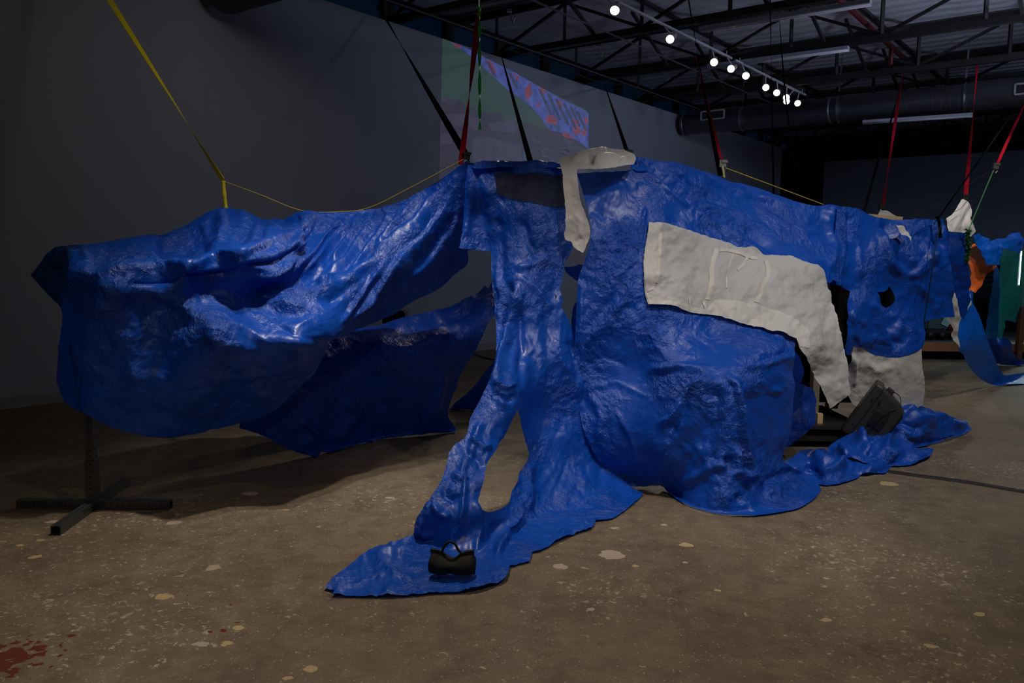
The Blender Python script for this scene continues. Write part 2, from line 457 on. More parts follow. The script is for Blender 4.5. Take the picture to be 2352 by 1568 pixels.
# bridging and knee braces between trusses, each its own member
def member(name, a, b, w, label, cat, mat=STEEL_DARK, group=None):
    bm = bmesh.new(); add_bar(bm, R(*a), R(*b), w); o = bm_obj(name, bm, mat)
    own_origin(o, R(*a)); return tag(o, label, cat, group)
for i in range(1, len(TU) - 3):
    for j, v in enumerate((2.35, 5.15, 7.9)):
        member('knee_brace', (TU[i], v, CH + 0.08), (TU[i + 1] - 0.2, v + 0.05, 5.75), 0.055,
               'dark steel brace rising from the truss chord to the roof', 'roof brace', group='steel braces between the trusses')
        member('knee_brace', (TU[i + 1], v - 0.7, CH + 0.08), (TU[i] + 1.2, v - 0.75, 5.75), 0.045,
               'dark steel brace rising from the truss chord to the roof', 'roof brace', group='steel braces between the trusses')
        member('roof_purlin', (TU[i], v - 0.4, 5.80), (TU[i + 1], v - 0.4, 5.80), 0.06,
               'thin dark purlin under the white roof insulation', 'purlin', group='purlins between the trusses')

# red sprinkler main and its drop
bm = bmesh.new()
add_tube(bm, [R(6.0, 5.05, 5.40), R(13.9, 5.05, 5.28)], 0.045, 10)
o = own_origin(bm_obj('sprinkler_pipe', bm, plain('dark_red_pipe', (0.07, 0.006, 0.008), 0.5), smooth=True), R(6.0, 5.05, 5.4))
tag(o, 'dark red sprinkler pipe running under the roof insulation', 'pipe')
bm = bmesh.new(); add_tube(bm, [R(0, 0, 0), R(0, 0, -0.3)], 0.04, 10); bmesh.ops.translate(bm, verts=bm.verts, vec=R(12.4, 5.05, 5.30) - R(0, 0, 0))
bm_obj('drop', bm, o.data.materials[0], o, True, world_to=o)
# thin conduits parallel to the long wall
for vv, zz, lab in ((2.1, 4.99, 'thin pale conduit running left of the track lights'), (0.55, 4.97, 'thin dark conduit along the top of the long wall')):
    bm = bmesh.new(); add_tube(bm, [R(3, vv, zz), R(15.5, vv, zz)], 0.014, 6)
    tag(own_origin(bm_obj('conduit', bm, plain('galvanised_conduit', (0.16, 0.16, 0.17), 0.45, 0.6)), R(3, vv, zz)), lab, 'conduit')
bm = bmesh.new()
add_tube(bm, spline([R(7.6, 0.3, 4.96), R(9, 0.28, 4.99), R(10.3, 0.35, 4.90), R(11.4, 0.4, 5.0), R(13, 0.4, 4.96)], 10), 0.010, 6)
tag(own_origin(bm_obj('loose_cable', bm, CORD_DARK), R(7.6, 0.3, 4.96)), 'loose cable drooping along the top of the grey wall', 'cable')
# beam clamps with hooks
for i, (px, py) in enumerate([(1170, 38), (1374, 118), (1526, 180)]):
    w = ZP(px, py - 12, 4.98)
    bm = bmesh.new()
    q = Vector(w)
    add_tube(bm, spline([q, q + Vector((0.02, 0, -0.06)), q + Vector((0.05, 0, -0.14)), q + Vector((0.08, 0, -0.08)), q + Vector((0.075, 0, -0.05))], 6), 0.008, 6)
    add_box(bm, q + Vector((0, 0, 0.01)), (0.07, 0.05, 0.04))
    tag(own_origin(bm_obj('beam_hook', bm, plain('bare_hook_steel', (0.35, 0.35, 0.36), 0.3, 0.9)), q),
        ['small steel hook under the truss, nearest the green strap', 'small steel hook above the projected picture', 'small steel hook left of the third lit spotlight'][i], 'hook')

# ------------------------------------------------------------------ round spiral air duct with grilles and hangers
def duct_mat(dark=False):
    t = NT('spiral_duct_steel_dark' if dark else 'spiral_duct_steel')
    tc = t.n('TexCoord')
    mp = t.n('Mapping'); mp.inputs['Rotation'].default_value = (0, 0, -ROOM_ANGLE); t.l(tc.outputs['Object'], mp.inputs['Vector'])
    sx = t.n('SeparateXYZ'); t.l(mp.outputs[0], sx.inputs[0])
    rib = t.math('PINGPONG', sx.outputs['Y'], 0.075)
    ridge = t.math('LESS_THAN', rib, 0.006)
    n = t.n('TexNoise', i_Vector=tc.outputs['Object'], i_Scale=6.0, i_Detail=4.0)
    c = t.mixc(n.outputs['Fac'], (0.16, 0.16, 0.17), (0.27, 0.27, 0.29)) if not dark else t.mixc(n.outputs['Fac'], (0.006, 0.006, 0.007), (0.01, 0.01, 0.012))
    b = t.n('BsdfPrincipled', i_Base_Color=c, i_Metallic=0.0 if dark else 0.85, i_Roughness=0.42)
    bp = t.n('Bump', i_Height=ridge, i_Strength=0.6, i_Distance=0.006); t.l(bp.outputs[0], b.inputs['Normal'])
    t.l(b.outputs[0], t.out.inputs[0]); return t.m
DU, DZ, DR = 14.5, 4.69, 0.25
duct = tag(empty('air_duct', R(DU, 0.12, DZ)), 'round grey spiral air duct crossing below the trusses', 'air duct')
bm = bmesh.new(); add_tube(bm, [R(DU, 0.12, DZ), R(DU, 17.3, DZ)], DR, 40)
bm_obj('duct_body', bm, duct_mat(), duct, True, world_to=duct)
BAND = plain('duct_band_steel', (0.2, 0.2, 0.21), 0.4, 0.7)
for v in (0.14, 3.4, 6.9):
    bm = bmesh.new(); add_tube(bm, [R(DU, v, DZ), R(DU, v + 0.05, DZ)], DR + 0.012, 40)
    bm_obj('joint_band', bm, BAND, duct, True, world_to=duct)
VENT_W = plain('pale_grille_paint', (0.42, 0.42, 0.45), 0.5)
for (px0, px1, py) in ((1612, 1664, 267), (2332, 2385, 206)):
    a = PL(px0, py, RO + UU * (DU - DR), UU); b_ = PL(px1, py, RO + UU * (DU - DR), UU)
    va, vb = np.dot(a - RO, VV), np.dot(b_ - RO, VV); zc = a[2]
    fr = bmesh.new(); u_ = DU - DR - 0.03
    for (q0, q1) in (((va, zc - .09), (vb, zc - .09)), ((va, zc + .09), (vb, zc + .09)), ((va, zc - .09), (va, zc + .09)), ((vb, zc - .09), (vb, zc + .09))):
        add_bar(fr, R(u_, q0[0], q0[1]), R(u_, q1[0], q1[1]), 0.03, 0.03, up=tuple(UU))
    gr = bm_obj('duct_grille', fr, VENT_W, duct, world_to=duct)
    bk = bmesh.new(); add_bar(bk, R(u_ + 0.05, va, zc), R(u_ + 0.05, vb, zc), 0.16, 0.10, up=tuple(UU))
    # the collar that carries the grille
    bm_obj('grille_collar', bk, BLACK, gr, world_to=duct)
    sl = bmesh.new()
    for q in np.linspace(va + 0.03, vb - 0.03, 12): add_bar(sl, R(u_, q, zc - 0.085), R(u_, q, zc + 0.085), 0.006, 0.012, up=tuple(UU))
    bm_obj('grille_slats', sl, plain('grille_slat_paint', (0.10, 0.10, 0.11), 0.6), gr, world_to=duct)
for v in (1.55, 3.6, 5.9):
    hb = bmesh.new()
    pts = [R(DU + 0.0, v, 5.8), R(DU - 0.10, v, DZ + 0.34)]
    add_bar(hb, pts[0], pts[1], 0.03, 0.004)
    arc = [R(DU + (DR + 0.012) * math.cos(a), v, DZ + (DR + 0.012) * math.sin(a)) for a in np.linspace(math.radians(100), math.radians(280), 18)]
    for i in range(len(arc) - 1): add_bar(hb, arc[i], arc[i + 1], 0.045, 0.004, up=tuple(VV))
    bm_obj('hanger_strap', hb, plain('bright_hanger_band', (0.5, 0.52, 0.55), 0.25, 0.9), duct, world_to=duct)

# black duct end above the long wall, near the yellow strap
w = WALL(555, 22, 0.55)
uu0 = float(np.dot(w - RO, UU))
bm = bmesh.new(); add_tube(bm, [R(uu0, 0.25, w[2] + 0.26), R(uu0, 12, w[2] + 0.26)], 0.26, 32)
tag(own_origin(bm_obj('black_air_duct', bm, duct_mat(True), smooth=True), R(uu0, 0.25, w[2] + 0.26)), 'black round duct end poking out at the top of the long wall', 'air duct')

# ------------------------------------------------------------------ unlit strip lights
TUBE_OFF = plain('unlit_fluorescent_tube', (0.5, 0.5, 0.56), 0.3)
FIX = plain('white_fixture_enamel', (0.36, 0.36, 0.44), 0.4)
for (a, b_, h, lb) in (((1609, 72), (2000, 10), 4.93, 'unlit strip light under the nearer truss, topmost in the photo'),
                       ((1626, 157), (1949, 115), 4.93, 'unlit strip light under the second truss beside the track lights'),
                       ((1982, 284), (2234, 267), 4.30, 'unlit strip light hanging below the round duct')):
    A_, B_ = Vector(ZP(*a, h)), Vector(ZP(*b_, h))
    t = tag(empty('strip_light', A_), lb, 'strip light', 'unlit fluorescent strip lights')
    bm = bmesh.new(); add_bar(bm, A_ + Vector((0, 0, .035)), B_ + Vector((0, 0, .035)), 0.12, 0.05); bm_obj('housing', bm, FIX, t, world_to=t)
    d = (B_ - A_).normalized(); s = d.cross(Vector((0, 0, 1)))
    for q in (-0.035, 0.035):
        bm = bmesh.new(); add_tube(bm, [A_ + s * q, B_ + s * q], 0.016, 10); bm_obj('tube', bm, TUBE_OFF, t, True, world_to=t)
    bm = bmesh.new()
    for e in (A_ + d * .03, B_ - d * .03): add_bar(bm, e + Vector((0, 0, .055)), e + Vector((0, 0, 0.12)), 0.012)
    bm_obj('hanger', bm, STEEL_DARK, t, world_to=t)

# ------------------------------------------------------------------ track with lit spotlights
HZ = 4.70
heads = [(1412, 24), (1539, 90), (1640, 143), (1679, 158), (1713, 174), (1759, 201), (1784, 213), (1806, 224), (1832, 237)]
hp = [Vector(ZP(x, y, HZ)) for x, y in heads]
TRACK_W = plain('white_track_paint', (0.40, 0.40, 0.44), 0.4)
hv = float(np.mean([np.dot(np.array(p) - RO, VV) for p in hp]))
hu = [float(np.dot(np.array(p) - RO, UU)) for p in hp]
for (u0, u1, lb) in ((3.2, 0.5 * (hu[3] + hu[4]) - 0.1, 'white lighting track carrying the nearer spotlights'), (0.5 * (hu[3] + hu[4]) + 0.05, hu[-1] + 0.4, 'white lighting track carrying the far cluster of spotlights')):
    t = tag(empty('lighting_track', R(u0, hv - 0.06, HZ + 0.22)), lb, 'lighting track')
    bm = bmesh.new(); add_bar(bm, R(u0, hv - 0.06, HZ + 0.22), R(u1, hv - 0.06, HZ + 0.22), 0.035, 0.03); bm_obj('rail', bm, TRACK_W, t, world_to=t)
    for e in (u0 + 0.2, u1 - 0.2):
        bm = bmesh.new(); add_bar(bm, R(e, hv - 0.06, HZ + 0.23), R(e, hv - 0.06, 5.0), 0.012); bm_obj('stem', bm, TRACK_W, t, world_to=t)
t = NT('lit_lens')
em = t.n('Emission', i_Color=(1.0, 0.95, 0.86, 1), i_Strength=9.0); t.l(em.outputs[0], t.out.inputs[0]); LENS = t.m
HEAD_W = plain('white_spot_housing', (0.35, 0.35, 0.37), 0.45)
aims = [(-0.2, 5.6, 0.8), (-1.4, 5.2, 0.8), (0.6, 5.4, 0.6), (-1.9, 4.8, 0.9), (1.5, 5.6, 0.6), (2.6, 6.0, 0.4), (-0.6, 4.4, 0.4), (3.0, 6.8, 0.5), (3.6, 6.2, 0.5)]
nth = ['nearest and topmost lit spotlight on the white track', 'second lit spotlight from the top of the track', 'third lit spotlight, first of the close cluster',
       'fourth lit spotlight, at the end of the nearer track', 'fifth lit spotlight, first on the far track', 'sixth lit spotlight, middle of the far track',
       'seventh lit spotlight along the far track', 'eighth lit spotlight, half hiding another lamp', 'farthest lit spotlight, beside the round duct']
def spot_head(p, aim, label, power):
    d = (Vector(aim) - p).normalized()
    q = d.to_track_quat('-Z', 'Y')
    t = tag(empty('track_spotlight', p), label, 'spotlight', 'lit spotlights on the track')
    t.rotation_euler = q.to_euler()
    # housing: lathe along local Z, lens faces local -Z
    bm = bmesh.new()
    prof = [(0.032, 0.25), (0.037, 0.24), (0.039, 0.16), (0.060, 0.06), (0.068, 0.0), (0.064, 0.0), (0.058, 0.012)]
    add_tube(bm, [(0, 0, z) for r, z in prof], [r for r, z in prof], 24)
    bm_obj('housing', bm, HEAD_W, t, True)
    bm = bmesh.new()
    add_tube(bm, [(0, 0, 0.020), (0, 0, -0.004)], [0.055, 0.057], 24)
    bm_obj('lens', bm, LENS, t, True)
    bm = bmesh.new()
    base = Matrix.LocRotScale(p, t.rotation_euler, None).inverted() @ Vector(R(float(np.dot(np.array(p) - RO, UU)) + 0.02, hv - 0.06, HZ + 0.205))
    add_tube(bm, [(0, 0, 0.14), base], 0.012, 8)
    bm_obj('stem', bm, TRACK_W, t, True)
    spot('track_lamp', tuple(p + d * 0.03), aim, power, (1.0, 0.90, 0.76), 46, 0.7, 0.05)
for p, a, lb in zip(hp, aims, nth): spot_head(p, a, lb, 90)
p2 = Vector(ZP(1812, 221, HZ)) + Vector((0.12, 0.5, 0.0))
spot_head(p2, (4.4, 6.6, 0.4), 'small lit lamp peeking out behind the eighth spotlight', 80)

# ------------------------------------------------------------------ projected picture on the long wall (projector light put into a thin glowing mesh)
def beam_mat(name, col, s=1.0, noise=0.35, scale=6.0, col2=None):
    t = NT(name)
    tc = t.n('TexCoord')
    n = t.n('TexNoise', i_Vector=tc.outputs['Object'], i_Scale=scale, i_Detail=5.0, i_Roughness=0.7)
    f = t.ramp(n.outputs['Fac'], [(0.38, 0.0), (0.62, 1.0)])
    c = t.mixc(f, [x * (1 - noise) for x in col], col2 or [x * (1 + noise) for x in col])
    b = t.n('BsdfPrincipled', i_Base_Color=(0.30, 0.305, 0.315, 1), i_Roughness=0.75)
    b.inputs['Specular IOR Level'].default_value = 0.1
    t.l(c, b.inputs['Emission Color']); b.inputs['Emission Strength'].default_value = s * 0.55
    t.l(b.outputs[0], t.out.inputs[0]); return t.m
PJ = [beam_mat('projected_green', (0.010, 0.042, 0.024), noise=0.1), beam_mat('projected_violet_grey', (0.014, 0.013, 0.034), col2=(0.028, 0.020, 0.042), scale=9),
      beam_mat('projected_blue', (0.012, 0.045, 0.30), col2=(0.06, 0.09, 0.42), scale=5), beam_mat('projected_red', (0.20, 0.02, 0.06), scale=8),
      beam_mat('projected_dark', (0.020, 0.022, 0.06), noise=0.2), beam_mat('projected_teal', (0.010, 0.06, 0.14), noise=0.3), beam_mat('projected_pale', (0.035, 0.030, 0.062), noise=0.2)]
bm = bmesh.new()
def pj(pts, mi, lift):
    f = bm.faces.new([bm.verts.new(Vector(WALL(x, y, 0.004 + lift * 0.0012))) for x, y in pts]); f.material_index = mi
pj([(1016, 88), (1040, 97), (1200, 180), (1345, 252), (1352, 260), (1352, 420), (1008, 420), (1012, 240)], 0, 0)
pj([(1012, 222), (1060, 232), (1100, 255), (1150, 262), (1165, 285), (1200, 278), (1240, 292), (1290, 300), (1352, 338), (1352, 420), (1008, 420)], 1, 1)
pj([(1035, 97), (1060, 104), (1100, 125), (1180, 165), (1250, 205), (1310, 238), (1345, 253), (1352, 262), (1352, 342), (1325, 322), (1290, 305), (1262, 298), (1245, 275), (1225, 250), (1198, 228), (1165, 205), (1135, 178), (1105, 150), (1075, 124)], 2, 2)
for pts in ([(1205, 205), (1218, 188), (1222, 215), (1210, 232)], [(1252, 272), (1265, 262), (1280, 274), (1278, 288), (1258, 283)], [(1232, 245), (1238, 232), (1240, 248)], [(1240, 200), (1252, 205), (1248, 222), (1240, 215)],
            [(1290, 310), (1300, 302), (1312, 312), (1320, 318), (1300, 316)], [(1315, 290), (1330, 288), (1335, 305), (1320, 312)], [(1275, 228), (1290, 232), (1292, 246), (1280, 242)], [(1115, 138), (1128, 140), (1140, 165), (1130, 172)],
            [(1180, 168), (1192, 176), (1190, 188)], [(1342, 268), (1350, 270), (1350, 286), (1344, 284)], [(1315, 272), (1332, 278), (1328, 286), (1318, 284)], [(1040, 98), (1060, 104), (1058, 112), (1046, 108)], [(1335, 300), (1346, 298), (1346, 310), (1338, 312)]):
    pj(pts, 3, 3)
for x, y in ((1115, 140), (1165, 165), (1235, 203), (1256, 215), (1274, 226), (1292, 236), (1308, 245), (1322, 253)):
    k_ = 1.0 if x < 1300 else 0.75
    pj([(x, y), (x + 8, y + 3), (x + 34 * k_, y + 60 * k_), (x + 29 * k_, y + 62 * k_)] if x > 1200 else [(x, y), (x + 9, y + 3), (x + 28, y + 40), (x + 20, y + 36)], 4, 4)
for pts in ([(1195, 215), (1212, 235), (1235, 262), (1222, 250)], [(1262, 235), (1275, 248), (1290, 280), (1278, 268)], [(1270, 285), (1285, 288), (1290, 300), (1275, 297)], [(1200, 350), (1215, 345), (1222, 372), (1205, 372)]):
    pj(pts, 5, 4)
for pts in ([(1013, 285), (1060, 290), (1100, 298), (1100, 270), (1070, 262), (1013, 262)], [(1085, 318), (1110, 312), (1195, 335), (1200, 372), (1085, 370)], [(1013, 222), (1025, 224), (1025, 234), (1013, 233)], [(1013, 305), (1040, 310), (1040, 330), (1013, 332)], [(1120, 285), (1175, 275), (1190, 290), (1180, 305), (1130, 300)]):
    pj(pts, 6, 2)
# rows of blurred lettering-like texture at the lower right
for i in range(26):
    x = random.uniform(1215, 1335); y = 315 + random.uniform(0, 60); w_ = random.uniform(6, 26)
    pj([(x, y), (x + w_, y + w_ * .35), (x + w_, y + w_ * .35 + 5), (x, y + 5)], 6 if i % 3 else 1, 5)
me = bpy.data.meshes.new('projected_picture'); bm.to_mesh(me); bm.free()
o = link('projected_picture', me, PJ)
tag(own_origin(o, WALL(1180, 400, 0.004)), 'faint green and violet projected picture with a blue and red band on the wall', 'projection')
# ------------------------------------------------------------------ sheets: noise, depth fields, meshing
def _hash(ix, iy, seed):
    h = (ix.astype(np.int64) * 374761393 + iy.astype(np.int64) * 668265263 + seed * 1442695041) & 0xFFFFFFFF
    h = ((h ^ (h >> 13)) * 1274126177) & 0xFFFFFFFF
    return ((h ^ (h >> 16)) & 0xFFFF) / 65535.0
def perlin(x, y, seed):
    ix, iy = np.floor(x), np.floor(y); fx, fy = x - ix, y - iy
    def g(ax, ay):
        a = _hash(ix + ax, iy + ay, seed) * 2 * np.pi
        return np.cos(a) * (fx - ax) + np.sin(a) * (fy - ay)
    s = fx ** 3 * (fx * (fx * 6 - 15) + 10); t = fy ** 3 * (fy * (fy * 6 - 15) + 10)
    a = g(0, 0) + s * (g(1, 0) - g(0, 0)); b = g(0, 1) + s * (g(1, 1) - g(0, 1))
    return (a + t * (b - a)) * 1.4
def facets(x, y, seed):
    """flat-sided crumple: distance to the nearest crease seed in a jittered lattice"""
    ix, iy = np.floor(x), np.floor(y)
    d1 = np.full(x.shape, 9.0); d2 = np.full(x.shape, 9.0)
    for ax in (-1, 0, 1):
        for ay in (-1, 0, 1):
            cx = ix + ax + _hash(ix + ax, iy + ay, seed); cy = iy + ay + _hash(ix + ax, iy + ay, seed + 17)
            d = np.hypot(x - cx, y - cy)
            d2 = np.where(d < d1, d1, np.minimum(d2, d)); d1 = np.minimum(d1, d)
    return d1, d2
def tri_noise(x, y, seed):
    """piecewise flat noise on a triangular lattice: planes that meet in sharp creases, like crumpled film"""
    k = (x + y) * 0.36602540378
    X, Y = x + k, y + k
    ix, iy = np.floor(X), np.floor(Y); fx, fy = X - ix, Y - iy
    h = lambda ax, ay: _hash(ix + ax, iy + ay, seed) * 2 - 1
    up = fx > fy
    return np.where(up, (1 - fx) * h(0, 0) + (fx - fy) * h(1, 0) + fy * h(1, 1), (1 - fy) * h(0, 0) + (fy - fx) * h(0, 1) + fx * h(1, 1))
def crumple(x, y, seed, size):
    """x, y in metres on the sheet; returns roughly -1..1"""
    wx = x + 0.45 * size * tri_noise(x / size * 0.55, y / size * 0.55, seed + 3)
    wy = y + 0.45 * size * tri_noise(x / size * 0.55 + 31, y / size * 0.55, seed + 5)
    c, s_ = math.cos(seed), math.sin(seed)
    ax, ay = (wx * c + wy * s_) / size, (-wx * s_ + wy * c) / size
    return tri_noise(ax, ay, seed) + 0.42 * tri_noise(ax * 2.3 + 9, ay * 2.3, seed + 11) + 0.20 * tri_noise(ay * 4.9, ax * 4.9 + 4, seed + 19)

class Sheet:
    """a draped sheet: base depth through measured points, fold strokes and crumpling along the surface normal"""
    def __init__(s, pts, folds=(), crump=(), seed=1, zmin=0.012, creases=None, gain=1.0):
        s.fold_gain = gain
        q = []
        for p in pts:
            x, y, d = p
            if d == 'f': d = float(floor_depth(x, y)) - 0.004
            q.append((x / 1000.0, y / 1000.0, d))
        q = np.array(q); s.c = q[:, :2]
        n = len(q)
        K = s._phi(np.linalg.norm(s.c[:, None] - s.c[None], axis=2)) + np.eye(n) * 2e-4
        A = np.zeros((n + 3, n + 3)); A[:n, :n] = K; A[:n, n] = 1; A[:n, n + 1:] = s.c
        A[n, :n] = 1; A[n + 1:, :n] = s.c.T
        s.w = np.linalg.solve(A, np.concatenate([q[:, 2], np.zeros(3)]))
        s.folds, s.crump, s.seed, s.zmin = folds, crump, seed, zmin
        s.creases = creases if creases is not None else [(0.10, 3.5, 78, 0.010), (0.09, 3.0, 25, 0.008), (0.05, 3.0, 130, 0.006), (0.04, 2.5, 60, 0.005)]
    def _phi(s, r):
        return np.where(r > 1e-9, r * r * np.log(np.maximum(r, 1e-9)), 0.0)
    def depth(s, x, y):
        out = np.empty(x.shape)
        for a in range(0, len(x), 20000):
            p = np.stack([x[a:a + 20000], y[a:a + 20000]], 1) / 1000.0
            k = s._phi(np.linalg.norm(p[:, None] - s.c[None], axis=2))
            out[a:a + 20000] = k @ s.w[:-3] + s.w[-3] + p @ s.w[-2:]
        return out
    def base(s, x, y):
        w = P(x, y, s.depth(x, y))
        low = w[:, 2] < s.zmin
        if low.any():
            w[low] = ZP(x[low], y[low], s.zmin)
        return w
    def disp(s, x, y):
        dd = np.zeros(x.shape)
        for f in s.folds:
            pts, wd, amp = f[0], f[1], f[2]
            kind = f[3] if len(f) > 3 else 'g'
            if kind == 's' or kind == 'a': pass
            # wobble so folds are not ruled lines
            jx = x + 5 * perlin(x / 60, y / 60, s.seed + 91); jy = y + 5 * perlin(x / 60 + 9, y / 60, s.seed + 92)
            seg = np.array(pts, float)
            L = np.concatenate([[0], np.cumsum(np.linalg.norm(np.diff(seg, axis=0), axis=1))]); T = L[-1]
            best = np.full(x.shape, 1e9); bt = np.zeros(x.shape); side = np.zeros(x.shape)
            for i in range(len(seg) - 1):
                a, b = seg[i], seg[i + 1]; ab = b - a; l2 = ab @ ab
                t = np.clip(((jx - a[0]) * ab[0] + (jy - a[1]) * ab[1]) / l2, 0, 1)
                ex = jx - a[0] - t * ab[0]; ey = jy - a[1] - t * ab[1]
                d = np.hypot(ex, ey); m = d < best
                best = np.where(m, d, best); bt = np.where(m, (L[i] + t * math.sqrt(l2)) / T, bt)
                side = np.where(m, np.sign(ab[0] * ey - ab[1] * ex), side)
            tp = np.clip(np.minimum(bt, 1 - bt) / 0.22, 0, 1); tp = tp * tp * (3 - 2 * tp)
            if kind == 'g': pr = np.exp(-(best / wd) ** 2)
            elif kind == 's': pr = np.exp(-best / wd)                       # sharp crease
            else: pr = np.where(side > 0, np.exp(-(best / (wd * 0.35)) ** 2), np.exp(-(best / (wd * 1.6)) ** 2))  # lopsided pleat
            dd += amp * s.fold_gain * tp * pr
        for (size, amp, mx, my) in s.crump:
            # crumpling fades in and out over the sheet
            m = np.clip(0.55 + 0.9 * perlin(x / 170 + s.seed, y / 170, s.seed + 41), 0.12, 1.0)
            dd += amp * m * crumple(x / 380.0 * mx, y / 380.0 * my, s.seed + int(size * 1000), size)
        for q, (W, stretch, ang, amp) in enumerate(s.creases):
            # taut straight creases: thin ridges along the contour lines of stretched noise
            a = math.radians(ang) + 0.35 * perlin(x / 260 + q * 7, y / 260, s.seed + 61)
            xm, ym = x / 380.0, y / 380.0
            a0 = math.radians(ang)
            u_ = xm * math.cos(a0) + ym * math.sin(a0); v_ = -xm * math.sin(a0) + ym * math.cos(a0)
            v_ = v_ + 0.25 * W * perlin(u_ / W * 0.6, v_ / W * 0.6, s.seed + q + 71)
            n = perlin(u_ / (W * stretch), v_ / W, s.seed + 13 * q + 101)
            r = np.exp(-np.abs(n) / 0.10) * 0.9 + np.abs(n) * 0.8
            sg = np.tanh(4 * perlin(x / 120 + 3 * q, y / 120, s.seed + 17 * q + 131))
            m = np.clip(0.35 + 1.5 * perlin(x / 190 + 11 * q, y / 190 + 5, s.seed + 19 * q + 151), 0.0, 1.0)
            dd += 0.6 * amp * m * (r * sg + 0.5 * n)
        return dd
    def at(s, x, y, lift=0.0, extra=()):
        x = np.asarray(x, float).ravel(); y = np.asarray(y, float).ravel()
        b = s.base(x, y)
        dx = s.base(x + 4, y) - b; dy = s.base(x, y + 4) - b
        n = np.cross(dx, dy); n /= np.linalg.norm(n, axis=1)[:, None] + 1e-12
        toward = EYE - b
        flip = np.sum(n * toward, axis=1) < 0; n[flip] *= -1
        dd = s.disp(x, y) + lift
        for (size, amp) in extra: dd = dd + amp * crumple(x / 380.0, y / 380.0, s.seed + 777, size)
        w = b + n * dd[:, None]
        lo = w[:, 2] < s.zmin
        w[lo, 2] = s.zmin + 0.25 * np.clip(np.abs(w[lo, 2] - s.zmin), 0, 0.03) + lift
        return w

def inside(x, y, poly):
    c = np.zeros(x.shape, bool); n = len(poly)
    for i in range(n):
        x1, y1 = poly[i]; x2, y2 = poly[(i + 1) % n]
        if y1 == y2: continue
        m = ((y1 > y) != (y2 > y)) & (x < (x2 - x1) * (y - y1) / (y2 - y1) + x1)
        c ^= m
    return c
def outline(poly, step, ragged=0.0, seed=0, smooth=True):
    pts = np.array(poly, float)
    n = len(pts); out = []
    for i in range(n):
        p0, p1, p2, p3 = pts[i - 1], pts[i], pts[(i + 1) % n], pts[(i + 2) % n]
        L = np.linalg.norm(p2 - p1); k = max(1, int(round(L / step)))
        def corner(a, b, c):
            u = b - a; v = c - b
            cs = u @ v / (np.linalg.norm(u) * np.linalg.norm(v) + 1e-9)
            return cs < 0.6
        m1 = (p2 - p0) * 0.5 if not corner(p0, p1, p2) else (p2 - p1)
        m2 = (p3 - p1) * 0.5 if not corner(p1, p2, p3) else (p2 - p1)
        mx = L * 1.2
        for m in (m1, m2):
            l = np.linalg.norm(m)
            if l > mx: m *= mx / l
        for j in range(k):
            t = j / k
            if smooth:
                h = (2 * t ** 3 - 3 * t * t + 1) * p1 + (t ** 3 - 2 * t * t + t) * m1 + (-2 * t ** 3 + 3 * t * t) * p2 + (t ** 3 - t * t) * m2
            else: h = p1 + (p2 - p1) * t
            out.append(h)
    out = np.array(out)
    if ragged:
        i = np.arange(len(out)) * 1.0
        z = np.zeros(len(out))
        out[:, 0] += ragged * (perlin(out[:, 0] / 9, out[:, 1] / 9, seed) + .5 * perlin(out[:, 0] / 4, out[:, 1] / 4, seed + 1))
        out[:, 1] += ragged * (perlin(out[:, 0] / 9 + 50, out[:, 1] / 9, seed + 2) + .5 * perlin(out[:, 0] / 4, out[:, 1] / 4 + 9, seed + 3))
    return out
